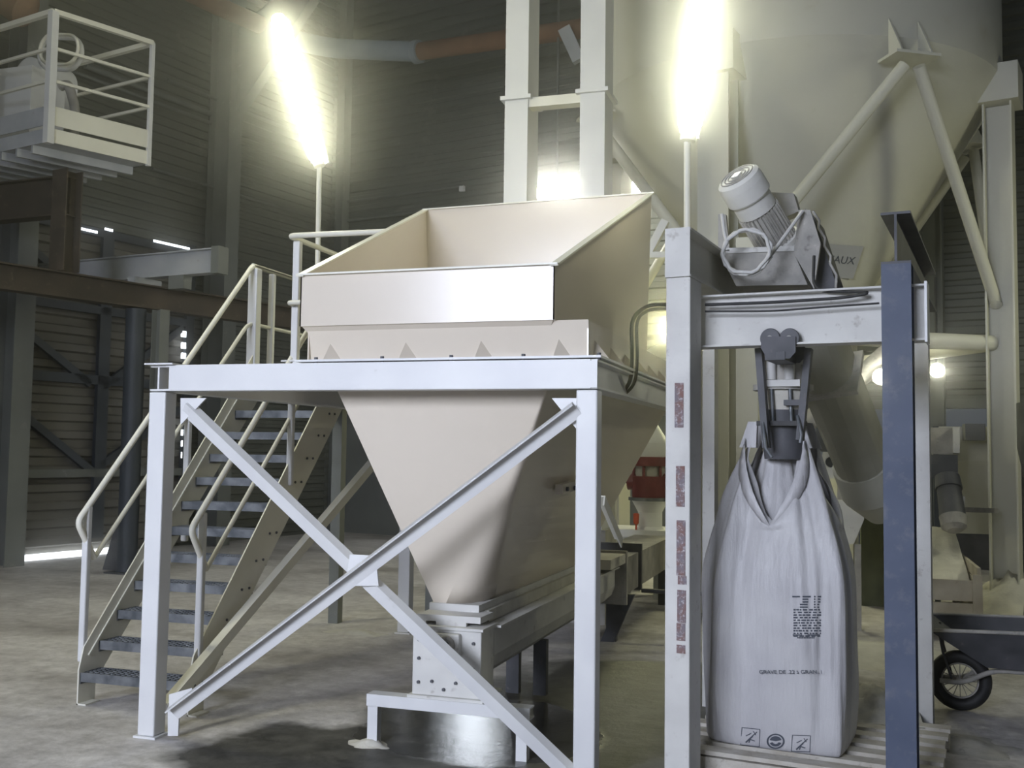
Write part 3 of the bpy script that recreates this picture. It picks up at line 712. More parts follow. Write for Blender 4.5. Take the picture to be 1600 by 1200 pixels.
# landing
t = thing('access_platform', (XL, 7.6, 2.2), 'white steel landing with guard rails left of the hopper at the stair top', 'platform')
d_ = MB().box(XL - .02, -3.02, 7.6, 9.1, 2.25, 2.28)
d_.build('deck', M['galv'], t)
for (a, c) in (((XL - .02, 7.60), (-3.02, 7.60)), ((XL - .02, 9.1), (-3.02, 9.1)), ((XL - .02, 7.6), (XL - .02, 9.1)), ((-3.02, 7.6), (-3.02, 9.1))):
    MB().bar((*a, 2.17), (*c, 2.17), .05, .16).build('edge_beam', M['cream_rail'], t)
MB().box(XR - .02, -2.98, 6.70, 7.59, 2.25, 2.28).build('deck', M['galv'], t)
MB().bar((XR - .02, 6.72, 2.2), (-2.98, 6.72, 2.2), .04, .10).build('edge_beam', M['cream_rail'], t)
for x, y in ((XL + .05, 9.0), (-3.62, 9.0)):
    MB().box(x - .05, x + .05, y - .05, y + .05, 0, 2.09).build('leg', M['clad_steel'], t)
pp = px(399, 430, XLr); post(XLr, pp.y, 2.28, kn.z - .02, .085, t)
pp = px(424, 430, XLr); post(XLr, pp.y + .02, 2.28, kn.z - .02, .05, t)
post(XLr, 8.9, 2.28, kn.z - .02, .045, t)
MB().tube([(XLr, kn.y + .0, kn.z), (XLr, 9.02, kn.z), (-3.05, 9.02, kn.z)], .021, 10, bend=.08).build('guard_rail', M['cream_rail'], t)
lp = px(443, 367, -3.86); zl = lp.z
MB().tube([(-3.05, 6.66, zl), (lp.x + .02, 6.62, zl), (lp.x + .02, 7.9, zl)], .021, 10, bend=.06).build('guard_rail', M['cream_rail'], t)
ml = px(441, 472, -3.86).z
MB().tube([(-3.05, 6.66, ml), (lp.x + .02, 6.62, ml), (lp.x + .02, 7.2, ml)], .018, 10, bend=.06).build('guard_rail', M['cream_rail'], t)
pp = px(463, 480, -3.84); post(-3.82, 6.72, 2.28, zl - .02, .055, t)
MB().box(-3.90, -3.72, 6.66, 6.80, 2.28, 2.292).build('foot_plate', M['white'], t)

# ------------------------------------------------------------------ lamps
def tube_lamp(p_top, p_bot, label, pole_top, pole_bot, m=M['lamp'], r=.095):
    t = thing('fluorescent_lamp', (pole_bot.x, pole_bot.y, pole_bot.z), label, 'lamp')
    d = (p_bot - p_top).normalized()
    MB().rings([p_top, p_top + d * .06, p_top + d * .3, p_bot - d * .3, p_bot - d * .06, p_bot], [r * .55, r * .8, r, r, r * .8, r * .55], 20).build('glowing_tube', m, t)  # tube made thick and spindle-shaped so its bloom is part of the mesh
    MB().bar(p_top - d * .0 + V((0, r + .02, 0)), p_bot + d * .0 + V((0, r + .02, 0)), .10, .03, up=(0, 1, 0)).build('lamp_housing', M['white'], t)
    MB().lathe(p_bot, [(.05, 0), (.05, .05)], 14, axis=d).build('end_cap', M['white'], t)
    MB().tube([pole_top, pole_bot], .022, 10).build('pole', M['cream_rail'], t)
Yl = 7.9
tube_lamp(py(434, 26, Yl), py(497, 252, Yl), 'upright glowing tube lamp on a thin pole at the stair landing', py(499, 255, Yl + .03), V((py(497, 440, Yl + .03).x, Yl + .03, 2.28)))
Y2 = 6.35
tube_lamp(py(1106, -40, Y2), py(1076, 208, Y2), 'upright glowing tube lamp in front of the big silo, on a thin pole', py(1074, 210, Y2 + .03), V((py(1074, 352, Y2 + .03).x, Y2 + .03, 2.81)))
for (xa, ya), (xb, yb), l, Y in (((826, 302), (914, 297), 'horizontal glowing tube lamp seen between the two elevator trunks', 15.6), ((950, 297), (1016, 293), 'horizontal glowing tube lamp just right of the elevator trunks', 15.2)):
    a, c = py(xa, ya, Y), py(xb, yb, Y); zc = (a.z + c.z) / 2; a.z = c.z = zc
    t = thing('wall_lamp', a, l, 'lamp')
    MB().tube([a, c], .075, 14).build('glowing_tube', M['lamp_cool'], t)
    MB().bar(a + UP * .1, c + UP * .1, .2, .05).build('lamp_housing', M['white'], t)
    MB().tube([(a + c) / 2 + UP * .12, (a + c) / 2 + UP * 3.6], .02, 8).build('hanger_rod', M['clad_steel'], t)
for x, y, Y, r, l in ((1377, 588, 9.25, .06, 'small round glowing lamp at the left edge of the blue post'), (1465, 578, 14.0, .08, 'small round glowing lamp on the back wall right of the grey post')):
    p = py(x, y, Y)
    t = thing('bulkhead_lamp', p, l, 'lamp')
    MB().lathe(p, [(.01, -r), (r * .7, -r * .7), (r, 0), (r * .7, r * .7), (.01, r)], 18, axis=(0, 1, 0)).build('glass_bowl', M['lamp_rear'], t)
    MB().lathe(p + V((0, r * .8, 0)), [(r * 1.2, 0), (r * 1.2, .05)], 18, axis=(0, 1, 0)).build('lamp_base', M['dust_grey'], t)
    MB().tube([p + V((0, r, 0)), p + V((0, r + .05, .06)), p + V((0, r + .05, .18 if Y < 12 else 1.2))], .015, 8).build('cord', M['black'], t)

# ------------------------------------------------------------------ bucket elevator
YE = 9.9
t = thing('bucket_elevator', (-2.8, YE, 0), 'twin white box trunks of a tall bucket elevator behind the hopper', 'elevator')
ea0, ea1 = py(787, 300, YE).x, py(823, 300, YE).x
eb0, eb1 = py(905, 300, YE).x, py(944, 300, YE).x
zfl = py(820, 152, YE).z
for a, c in ((ea0, ea1), (eb0, eb1)):
    tk = MB().box(a, c, YE, YE + .38, .9, zfl - .02); tk = tk.build('trunk', M['white'], t)
    MB().box(a, c, YE, YE + .38, zfl + .02, 11).build('trunk', M['white'], t)
    MB().box(a - .04, c + .04, YE - .04, YE + .42, zfl - .02, zfl + .02).build('joint_flange', M['white'], t)
MB().box(ea1, eb0, YE + .02, YE + .16, zfl - .10, zfl - .0).build('spacer_beam', M['cream_rail'], t)
MB().box(ea0 + .02, eb1 + .05, YE - .05, YE + .45, .0, .9).build('boot', M['dust_grey'], t)

# ------------------------------------------------------------------ silo
CS = V((-0.607, 13.19, 0)); RS = 2.43
zj = 5.95; ztip = 2.17
t = thing('silo', (CS.x, CS.y, 0), 'huge cream cylindrical silo with conical bottom on tall legs', 'silo')
tp_ = zj - (zj - ztip) * (1 - .22 / RS)
MB().lathe((CS.x, CS.y, 0), [(.22, tp_ - .25), (.22, tp_), (RS, zj)], 96).build('cone', M['silo'], t)
MB().lathe((CS.x, CS.y, 0), [(RS, zj), (RS, 12)], 96).build('cylinder', M['silo'], t)
def around(deg, r, z): a = math.radians(deg); return V((CS.x + math.sin(a) * r, CS.y - math.cos(a) * r, z))
LEGA = (-15, 76, 165, 256)
LR = RS - .04
for i, d0 in enumerate(LEGA):
    p = around(d0, LR, 0); rad = (p - CS).normalized()
    lg = MB().ibeam(V((p.x, p.y, 0)), V((p.x, p.y, zj - .25)), .34, .30, .02, up=rad).build('leg', M['silo'], t)
    tan = V((-rad.y, rad.x, 0))
    MB().obox(around(d0, LR - .02, zj - .12), rad, tan, UP, .50, .5, .42).build('leg_bracket', M['silo'], t)
    MB().obox(V((p.x, p.y, .015)), rad, tan, UP, .5, .5, .03).build('base_plate', M['dust_grey'], t)
for i, d0 in enumerate((30.5, 120, 210, 300)):
    c = around(d0, RS + .14, 0); rad = (V((c.x, c.y, 0)) - CS).normalized(); tan = V((-rad.y, rad.x, 0))
    zb_ = 5.72
    for s_ in (-1, 1):
        q = around(d0, RS, 0) + tan * s_ * .17
        MB().prism([q + UP * (zb_ - .02), q + rad * .24 + UP * (zb_ - .02), q + UP * (zb_ + .42)], tan * .02).build('bracket_rib', M['silo'], t)
    MB().obox(around(d0, RS + .10, zb_ - .03), rad, tan, UP, .34, .5, .03).build('bracket_plate', M['silo'], t)
    for la in (d0 - 45.5, d0 + 45.5):
        e = around(la, LR - .05, 3.35); dd = (e - c); s_ = 1 if (e - c).dot(tan) > 0 else -1
        a = around(d0, RS + .14, zb_ - .12) + tan * s_ * .08
        MB().tube([a, e], .065, 12).build('brace_tube', M['silo'], t)
# ring strut between legs
for d0, d1 in ((-15, 76), (76, 165), (165, 256)):
    MB().tube([around(d0, LR - .1, 2.93), around(d1, LR - .1, 2.93)], .09, 12).build('ring_strut', M['silo'], t)
# sticker with lettering on the cone, facing the camera
def cone_pt(x, y):
    d = ray(x, y); s0 = 9.0; best = None
    for k in range(4000):
        s = k * .002 * .5 + 7; p = EYE + d.normalized() * (s + 2)
        r = (V((p.x, p.y, 0)) - CS).length
        if ztip < p.z < zj and r < RS * (p.z - ztip) / (zj - ztip): return p
    return EYE + d.normalized() * 11
p = cone_pt(1310, 408)
nr = (V((p.x, p.y, 0)) - CS).normalized(); slope = RS / (zj - ztip); nr3 = (nr - UP * slope).normalized()
tx = V((-nr.y, nr.x, 0)); tyv = nr3.cross(tx); 
if tyv.z < 0: tyv = -tyv
if tx.x < 0: tx = -tx
stk = MB().obox(p + nr3 * .012, tx, tyv, nr3, .50, .40, .006).build('sticker', M['sticker'], t)
text_mesh('CHAUX', .13, 'lettering', M['ink'], p + nr3 * .018 - tx * .26 - tyv * .02, tx, tyv, stk)

# trunking right behind the bag (tall duct casing)
a = py(1150, 700, 9.4); c = py(1184, 700, 9.4)
t = thing('duct_casing', (a.x, 9.4, 0), 'tall greenish cream box duct behind the bulk bag', 'duct')
MB().box(a.x, c.x, 9.4, 9.7, 0, 3.6).build('casing', M['silo'], t)
MB().box(a.x - .03, c.x + .03, 9.37, 9.73, 3.0, 3.04).build('joint_flange', M['silo'], t)

# ------------------------------------------------------------------ gantry for the bag
GA = math.radians(8.0)
GX = V((math.cos(GA), -math.sin(GA), 0)); GY = V((math.sin(GA), math.cos(GA), 0))
def flat(p, z=0): return V((p.x, p.y, z))
g0 = flat(py(1059, 430, 5.2)) ; PW = .127
t = thing('bagging_gantry', (g0.x, g0.y, 0), 'steel gantry of posts and crossbeam standing over the bulk bag', 'gantry')
zL = py(1059, 430, 5.15).z; 
pc = g0 + GY * .11
lp_ = MB().obox(flat(pc, zL / 2), GX, GY, UP, PW, .21, zL).build('post', M['dusty_white'], t, label='white front post with peeled tape marks', bevel=.006)
gb0 = flat(py(1400, 430, 5.2)); pb_ = gb0 + GY * .07; zR = py(1400, 410, 5.17).z
bp_ = MB(); bp_.ibeam(flat(pb_, 0), flat(pb_, zR), .135, .14, .012, up=GY)
bp_.build('post', M['blue_post'], t, label='slate blue front post')
# tape residue on the white post
for ya, yb, xo in ((598, 668, 1060), (728, 792, 1062), (813, 900, 1063), (900, 914, 1065), (922, 974, 1064), (974, 1002, 1063), (1008, 1022, 1063)):
    a, c = py(xo - 7, ya, 5.19), py(xo + 7, yb, 5.19)
    ctr = (a + c) / 2; off = (flat(ctr) - g0).dot(GX)
    n_ = 1
    m = MB(); m.obox(flat(g0 + GX * off - GY * -.0035 + GY * 0, (a.z + c.z) / 2), GX, GY, UP, abs(c.x - a.x), .004, abs(a.z - c.z))
    m.build('tape_residue', M['residue'], lp_)
# rear posts
gr = flat(pz(1441, 1142, 0)); 
MB().ibeam(flat(gr), flat(gr, 2.58), .13, .14, .012, up=GY).build('post', M['dusty_white'], t, label='rear right post in dusty white')
grl = gr - GX * 1.30
MB().obox(flat(grl, 1.29), GX, GY, UP, .08, .1, 2.58).build('post', M['dusty_white'], t)
# crossbeam
cb0 = flat(py(1097, 460, 5.5)) - GX * .12; cb1 = flat(py(1449, 455, 5.45)); ctr0 = cb0
Lc = (cb1 - cb0).dot(GX)
zc1, zc0 = py(1240, 460, 5.5).z, py(1240, 542, 5.5).z
cbm = MB(); cbm.ibeam(flat(cb0, (zc0 + zc1) / 2), flat(cb0 + GX * Lc, (zc0 + zc1) / 2), .13, zc1 - zc0, .010)
cbo = cbm.build('crossbeam', M['dusty_white'], t)
MB().obox(flat(cb0 + GX * (Lc + .004), (zc0 + zc1) / 2), GX, GY, UP, .012, .16, zc1 - zc0 + .02).build('end_plate', M['white'], cbo)
# top longitudinal beams on the posts
for (base, zt_, m_, off) in ((g0, zL, M['dusty_white'], 0), (gb0, zR, M['dark_steel'], 0)):
    hgt = .25
    s_ = base + GY * .0; e_ = base + GY * 1.85
    MB().ibeam(flat(s_, zt_ + hgt / 2), flat(e_, zt_ + hgt / 2 - .0), .135, hgt, .012).build('top_beam', m_, t)
MB().obox(flat(g0 - GY * .004, zL + .125), GX, GY, UP, .13, .008, .25).build('end_plate', M['dusty_white'], t)
# cable along the crossbeam and hanging down over the hopper
def onbeam(s, z, off=-.085): return flat(cb0 + GX * s + GY * off, z)
zc = py(1240, 476, 5.5).z
cab = tag(MB().tube([onbeam(.16, zc), onbeam(.5, zc - .005), onbeam(.85, zc), onbeam(1.0, zc + .02), py(1270, 455, 5.4), py(1272, 400, 5.45)], .008, 8, bend=.08).build('power_cable', M['black'], loc=onbeam(.5, zc)), 'black power cable along the crossbeam rising to the gear motor', 'cable')
tag(MB().tube([onbeam(.16, zc - .035), onbeam(.5, zc - .05), onbeam(.8, zc - .04), onbeam(1.02, zc - .035)], .005, 8, bend=.1).build('power_cable', M['black'], loc=onbeam(.5, zc - .05)), 'thin black cable sagging along the web of the crossbeam', 'cable')
for k, (dx, r) in enumerate(((0, .012), (8, .010))):
    pts = [py(1042, 476 + dx * .8, 5.6), py(1012 + dx * .3, 476 + dx * .9, 5.75), py(986 + dx, 497, 5.9), py(988 + dx, 560, 6.0), py(985 + dx, 600, 6.0), py(966 + dx, 618, 6.1)]
    tag(MB().tube(pts, r, 8, bend=.09).build('power_cable', M['black'], loc=pts[2]), ['black cable arching from the white post down to the hopper frame, outer of the pair', 'black cable arching from the white post down to the hopper frame, inner of the pair'][k], 'cable')

# ------------------------------------------------------------------ inclined conveyor with gear motor
def cp(x, y, Y): return py(x, y, Y)
h0 = cp(1205, 372, 6.35); h1 = cp(1352, 740, 7.6)
ax = (h1 - h0).normalized()
sd = GX - GX.dot(ax) * ax; sd.normalize(); nn = ax.cross(sd)
if nn.z < 0: nn = -nn
t = thing('inclined_conveyor', h1, 'dusty inclined screw conveyor descending behind the crossbeam from the gear motor', 'conveyor')
b = MB()
L0 = (h1 - h0).length
prof = []
for k in range(9):
    a = math.pi + math.pi * k / 8; prof.append((math.cos(a) * .17, math.sin(a) * .17 - .02))
prof += [(.17, .16), (-.17, .16)]
n = len(prof)
A_ = h0 + ax * .15
b.add([A_ + sd * u + nn * w for u, w in prof] + [h1 + sd * u + nn * w for u, w in prof], [(i, (i + 1) % n, n + (i + 1) % n, n + i) for i in range(n)] + [tuple(range(n)), tuple(range(n, 2 * n))])
b.build('trough', M['dust_olive'], t)
b = MB()
b.obox(A_ + ax * .01, sd, nn, ax, .46, .42, .02); b.build('end_flange', M['dust_grey'], t)
MB().obox(h0 + ax * 1.1, sd, nn, ax, .44, .42, .03).build('joint_flange', M['dust_grey'], t)
MB().lathe(h1 - ax * .1, [(.2, 0), (.21, .25), (.1, .5)], 20, axis=ax).build('inlet_boot', M['silo'], t)
# head box
Yh = 6.05
hb_ = [cp(1120, 338, Yh), cp(1262, 318, Yh), cp(1262, 438, Yh), cp(1138, 444, Yh)]
hd = MB(); hd.prism([cp(1122, 392, 5.85), cp(1240, 392, 5.85), cp(1262, 445, 5.85), cp(1150, 447, 5.85)], GY * .5)
ho = hd.build('head_box', M['dust_grey'], t, bevel=.004)
MB().prism([cp(1248, 328, 5.84), cp(1266, 328, 5.84), cp(1282, 380, 5.84), cp(1272, 452, 5.84), cp(1240, 395, 5.84)], GY * .03).build('side_plate', M['dust_grey'], t)
MB().prism([cp(1122, 335, 5.84), cp(1134, 335, 5.84), cp(1140, 392, 5.84), cp(1122, 392, 5.84)], GY * .03).build('side_plate', M['dust_grey'], t)
MB().prism([cp(1122, 388, 5.84), cp(1245, 384, 5.84), cp(1246, 392, 5.84), cp(1122, 396, 5.84)], GY * .4).build('mount_plate', M['dusty_white'], t)
MB().prism([cp(1198, 300, 6.1), cp(1240, 302, 6.1), cp(1248, 330, 6.1), cp(1215, 345, 6.1)], GY * .1).build('hood', M['dust_grey'], t)
MB().prism([cp(1258, 326, 6.0), cp(1272, 338, 6.0), cp(1310, 455, 6.0), cp(1268, 455, 6.0)], GY * .35).build('casing_side', M['dark_steel'], t)
# chain guard zigzag along the right side
pts = [cp(1270, 330 , 5.97), cp(1280, 345, 5.97), cp(1279, 356, 5.97), cp(1289, 372, 5.97), cp(1288, 384, 5.97), cp(1298, 400, 5.97), cp(1297, 412, 5.97), cp(1307, 430, 5.97), cp(1306, 450, 5.97)]
MB().tube(pts, .008, 6).build('chain', M['dust_grey'], t)

mt0, mt1 = cp(1152, 276, 5.72), cp(1222, 392, 6.02)
mt1 = mt0 + (mt1 - mt0).normalized() * .60
t = thing('gear_motor', mt1, 'dusty ribbed electric motor tilted on top of the conveyor head', 'motor')
ma = (mt1 - mt0).normalized()
MB().lathe(mt0, [(.105, -.005), (.122, .01), (.127, .05), (.127, .13), (.122, .14)], 32, axis=ma).build('fan_cowl', M['dusty_white'], t)
gr_ = MB()
for k in range(4): gr_.rings([mt0 - ma * .008 + (lambda u, w, a: (u * math.cos(a) + w * math.sin(a)) * (.03 + .022 * k))(ma.cross(UP).normalized(), ma.cross(ma.cross(UP)).normalized(), 2 * math.pi * i / 20) for i in range(20)], .004, 5, closed=True)
gr_.build('fan_grille', M['dust_grey'], t)
uu = ma.cross(UP).normalized(); ww = ma.cross(uu).normalized()
MB().obox(mt0 - ma * .012, uu, ww, ma, .045, .045, .006).build('cowl_label', M['white'], t)
MB().lathe(mt0, [(.112, .14), (.112, .23)], 28, axis=ma).build('motor_neck', M['dusty_white'], t)
fb_ = MB(); fb_.lathe(mt0, [(.100, .23), (.100, .45)], 28, axis=ma)
for k in range(28):
    a = 2 * math.pi * k / 28; dd = uu * math.cos(a) + ww * math.sin(a); tt = ma.cross(dd)
    fb_.obox(mt0 + ma * .34 + dd * .108, dd, tt, ma, .024, .006, .21)
fb_.build('ribbed_body', M['dust_grey'], t)
MB().lathe(mt0, [(.135, .45), (.135, .48), (.15, .50), (.15, .56)], 28, axis=ma).build('mount_flange', M['dusty_white'], t)
MB().obox(mt0 + ma * .52 + ww * .0 + V((-.0, 0, -.06)), GX, GY, UP, .26, .22, .16).build('gearbox', M['dusty_white'], t, bevel=.02)
# coil of cable hanging in front
cc = cp(1165, 393, 5.62); pts = []
for i in range(72):
    a = 2 * math.pi * i / 24; r = .122 + .006 * math.sin(i * 1.7) + .004 * (i // 24)
    pts.append(cc + GX * (math.cos(a) * r) + UP * (math.sin(a) * r * .95) + GY * (.012 * (i // 24)))
cl = [cp(1128, 335, 5.72), cp(1132, 365, 5.68)]
tl_ = [cp(1198, 408, 5.66), cp(1225, 370, 5.7), cp(1254, 330, 5.82)]
tag(MB().tube(cl + pts[10:] + tl_, .010, 8).build('cable_coil', M['cable_white'], loc=cc), 'pale dusty cable coil hanging in front of the conveyor head', 'cable')

# ------------------------------------------------------------------ filling head and trolley
Yt = 5.42
t = thing('hoist_trolley', cp(1220, 520, Yt), 'dark greasy trolley with two wheels running on the crossbeam lower flange', 'trolley')
for x in (1206, 1236):
    c = cp(x, 530, Yt)
    w_ = MB().lathe(c - GY * .05, [(.048, 0), (.052, .012), (.040, .016), (.040, .04)], 24, axis=GY).build('wheel', M['dark_steel'], t)
    MB().lathe(c - GY * .06, [(.014, 0), (.014, .02)], 12, axis=GY).build('axle', M['dust_grey'], w_)
pl = [cp(1195, 528, Yt), cp(1247, 528, Yt), cp(1247, 552, Yt), cp(1238, 562, Yt), cp(1203, 562, Yt), cp(1193, 545, Yt)]
MB().prism([p - GY * .06 for p in pl], GY * -.01).build('side_plate', M['dark_steel'], t)
MB().prism([p + GY * .2 for p in pl], GY * .01).build('side_plate', M['dark_steel'], t)
MB().obox(cp(1220, 560, Yt + .08), GX, GY, UP, .10, .3, .04).build('yoke', M['dark_steel'], t)

Yf = 5.72
hc_ = cp(1222, 600, Yf)
t = thing('filling_head', (hc_.x, hc_.y, 1.75), 'dusty bag filling head with spout and clamp hanging under the crossbeam', 'filling head')
for a, c in (((1186, 545), (1198, 700)), ((1264, 545), (1250, 688))):
    MB().bar(cp(*a, Yf - .1), cp(*c, Yf - .12), .06, .035, up=GX).build('hanger_bar', M['dark_steel'], t)
    MB().bar(cp(a[0] + (5 if a[0] < 1220 else -5), a[1], Yf + .3), cp(*c, Yf + .3), .04, .03, up=GX).build('hanger_bar', M['dark_steel'], t)
z1, z2, z3, z4 = [cp(1222, y, Yf).z for y in (545, 600, 640, 700)]
cx, cy = hc_.x, hc_.y + .1
MB().lathe((cx, cy, 0), [(.13, z2), (.13, z1)], 28).build('spout_pipe', M['dust_grey'], t)
MB().lathe((cx, cy, 0), [(.16, z2 - .03), (.16, z2)], 28).build('spout_flange', M['dust_grey'], t)
MB().lathe((cx, cy, 0), [(.11, z3 - .06), (.13, z2 - .03)], 28).build('spout_cone', M['dust'], t)
MB().lathe((cx, cy, 0), [(.10, z4 - .06), (.125, z3 - .0), (.125, z3 - .06)][:2], 28).build('inflation_collar', M['dark_steel'], t)
MB().obox((cx, cy - .16, cp(1222, 662, Yf).z), GX, GY, UP, .26, .03, .025).build('clamp_bar', M['black'], t)
for dx in (-.055, .04):
    MB().tube([(cx + dx, cy - .14, z2 + .17), (cx + dx, cy - .14, z2 + .02)], .027, 14).build('air_cylinder', M['dusty_white'], t)
    MB().tube([(cx + dx, cy - .14, z2 + .02), (cx + dx + .01, cy - .14, z3 - .08)], .01, 8).build('piston_rod', M['galv'], t)
MB().obox((cx, cy - .15, z2 + .0), GX, GY, UP, .2, .05, .035).build('cross_plate', M['dusty_white'], t)
MB().obox((cx + .07, cy - .15, cp(1245, 630, Yf).z), GX, GY, UP, .11, .06, .03).build('clamp_lever', M['dark_steel'], t)
MB().tube([cp(1192, 660, Yf - .14), cp(1196, 700, Yf - .2), cp(1206, 715, Yf - .22)], .009, 8).build('loop_hook', M['galv'], t)
MB().tube([cp(1246, 650, Yf - .14), cp(1252, 680, Yf - .2), cp(1250, 692, Yf - .2)], .009, 8).build('loop_hook', M['galv'], t)

# ------------------------------------------------------------------ bulk bag
bcx = pz(1221, 1170, .13); BC = V((py(1221, 1000, 5.96).x, 5.96, 0))
ZP = .128
def sup(a, e=.28):
    c, s_ = math.cos(a), math.sin(a)
    return math.copysign(abs(c) ** e, c), math.copysign(abs(s_) ** e, s_)
levels = [(0.0, .362), (.012, .374), (.08, .378), (.25, .384), (.45, .382), (.62, .380), (.76, .376), (.86, .370), (.94, .357), (1.03, .335), (1.12, .310)]
NU = 96
b = MB(); vs = []; NT = 14; NL = len(levels) + NT
def s_of(z):
    if z < 1.27: return lerp(.310, .272, max(0, (z - 1.12) / .15))
    return lerp(.272, .158, min(1, (z - 1.27) / .35))
for li in range(NL):
    for k in range(NU):
        a = 2 * math.pi * k / NU
        cx_, sy_ = sup(a, .52)
        mxx = max(abs(cx_), abs(sy_)); km = .75 if (cx_ > 0 and sy_ < 0) else .18; cx_, sy_ = lerp(cx_, cx_ / mxx, km), lerp(sy_, sy_ / mxx, km)
        u_ = min(abs(cx_), abs(sy_)) / max(abs(cx_), abs(sy_))
        def crease(z): return .018 * math.sin(a * 9 + 1.3) * math.sin(min(1, z / .9) * 1.6) + .030 * noise.noise(V((cx_ * 2.6, sy_ * 2.6, z * 1.5))) * min(1, z * 3) + .028 * noise.noise(V((cx_ * 8, sy_ * 8, z * 1.7 + 3))) * min(1, z * 3)
        if li < len(levels):
            h, w = levels[li]
            r = w + crease(h)
            p = V((cx_ * r, sy_ * r, h))
        else:
            q = (li - len(levels) + 1) / NT
            rim = 1.135 + .50 * min(.97, u_ * 1.06)
            z = lerp(1.12, rim, q)
            r = s_of(z) + crease(z) * .8
            # loose cloth bulges outward beside the notch and folds in at the rim
            r += .018 * math.sin(q * math.pi) * (1 - u_) - .03 * (q ** 4) * (1 - u_)
            p = V((cx_ * r, sy_ * r, z))
        vs.append(BC + GX * p.x + GY * p.y * .95 + UP * (p.z + ZP))
fs = [(i * NU + k, i * NU + (k + 1) % NU, (i + 1) * NU + (k + 1) % NU, (i + 1) * NU + k) for i in range(NL - 1) for k in range(NU)]
b.add(vs, fs, True); b.add(vs[:NU], [tuple(reversed(range(NU)))])
t = thing('bulk_bag', (BC.x, BC.y, ZP), 'tall white woven bulk bag hanging by its loops under the filling head', 'bag')
bgo = b.build('bag_body', M['bag'], t, solid=.004)
md = bgo.modifiers.new('sub', 'SUBSURF'); md.levels = md.render_levels = 1
# filling sleeve gathered into the collar
sl_ = MB(); nS = 48; vs2 = []
for i in range(13):
    q = i / 12; r = .17 * (1 - q) ** 1.3 + .085; z = ZP + 1.05 + q * .53
    for k in range(nS):
        a = 2 * math.pi * k / nS; rr2 = r * (1 + .07 * math.sin(a * 11 + q) + .05 * math.sin(a * 5 + 2))
        vs2.append((BC.x + math.cos(a) * rr2, BC.y + math.sin(a) * rr2, z))
sl_.add(vs2, [(i * nS + k, i * nS + (k + 1) % nS, (i + 1) * nS + (k + 1) % nS, (i + 1) * nS + k) for i in range(12) for k in range(nS)], True)
sl_.build('filling_sleeve', M['bag'], t, solid=.003)
# lifting loops
for sx in (-1, 1):
    for sy in (-1, 1):
        base = BC + GX * sx * .150 + GY * sy * .143 + UP * (ZP + 1.56)
        hook = BC + GX * sx * .125 + GY * sy * .13 + UP * (ZP + 1.70)
        m = MB(); e1_ = GX * .046
        # a wide folded strap, up over the hook and back down
        pa = [base - e1_ - GY * .012, base + e1_ - GY * .012, hook + e1_ * .55 - GY * .012, hook - e1_ * .55 - GY * .012]
        m.hexa(pa, [p + GY * .004 for p in pa])
        pa = [base - e1_ + GY * .02, base + e1_ + GY * .02, hook + e1_ * .55 + GY * .012, hook - e1_ * .55 + GY * .012]
        m.hexa(pa, [p + GY * .004 for p in pa])
        m.bar(hook - e1_ * .55, hook + e1_ * .55, .028, .006)
        m.build('lifting_loop', M['bag'], t)
# cloth folded outward along the edges of the notch
for sx in (-1, 1):
    m = MB(); A1, B1_, n_ = [], [], 8
    for i in range(n_ + 1):
        q = i / n_; z = 1.15 + .46 * q; r = s_of(z) + .012
        xi = .93 * q * r; xo = xi + .055 * math.sin(math.pi * min(1, q * .95 + .05)) + .004
        yi = -(r + .028 * math.sin(math.pi * q) + .006); yo = -(r - .002)
        A1.append(BC + GX * sx * xi + GY * yi * .95 + UP * (z + ZP)); B1_.append(BC + GX * sx * xo + GY * yo * .95 + UP * (z - .02 + ZP))
    m.add(A1 + B1_, [(i, i + 1, n_ + 2 + i, n_ + 1 + i) for i in range(n_)], True)
    m.build('folded_edge', M['bag'], t, solid=.003)
# print on the front face: find the face depth by ray casting against the body
bpy.context.view_layer.update()
dg = bpy.context.evaluated_depsgraph_get()
def bag_hit(x, y):
    inv = bgo.matrix_world.inverted(); o_ = inv @ EYE; d_ = (inv.to_3x3() @ ray(x, y)).normalized()
    ok, loc, nr_, idx = bgo.evaluated_get(dg).ray_cast(o_, d_)
    if ok: return bgo.matrix_world @ loc
    return py(x, y, BC.y - .37)
def on_bag(pts2d, m):    # pts in pixels -> thin quad on the fabric
    q = [bag_hit(*p) - GY * .003 for p in pts2d]
    m.hexa(q, [p - GY * .0012 for p in q])
pr = MB(); random.seed(4)
for r in range(16):
    y = 931 + r * 4.1
    x = 1240 + (0 if r % 5 else 2)
    if r in (0,):
        segs = [(1238, 1250), (1254, 1267), (1272, 1283)]
    elif r in (1, 2): segs = [(1254, 1263), (1272, 1282)]
    elif r in (3, 4): segs = [(1250, 1262), (1272, 1280)] 
    else:
        segs = []; x = 1240
        while x < 1281:
            w_ = random.uniform(2, 7); segs.append((x, min(1283, x + w_))); x += w_ + random.uniform(1, 4)
    for a, c in segs: on_bag([(a, y), (c, y), (c, y + 2.2), (a, y + 2.2)], pr)
for a, c, y in ((1239, 1255, 991), (1262, 1282, 991), (1246, 1273, 995)):
    x = a
    while x < c - 1:
        on_bag([(x, y), (x + 1.6, y), (x + 1.6, y + 2.4), (x, y + 2.4)], pr); x += 2.5
pr.build('printed_table', M['ink'], t)
def bag_text(s, size, x, y, name='printed_text', m=M['ink'], squash=1.0):
    o_ = bag_hit(x, y) - GY * .004; o2 = bag_hit(x + 40, y) - GY * .004
    xd = (o2 - o_).normalized(); zd = UP - UP.dot(xd) * xd
    text_mesh(s, size, name, m, o_ - GY * .010, xd, zd, t, squash)
bag_text('GRAVE DE .22 à GRAN..1', .027, 1187, 1052, squash=1.12)
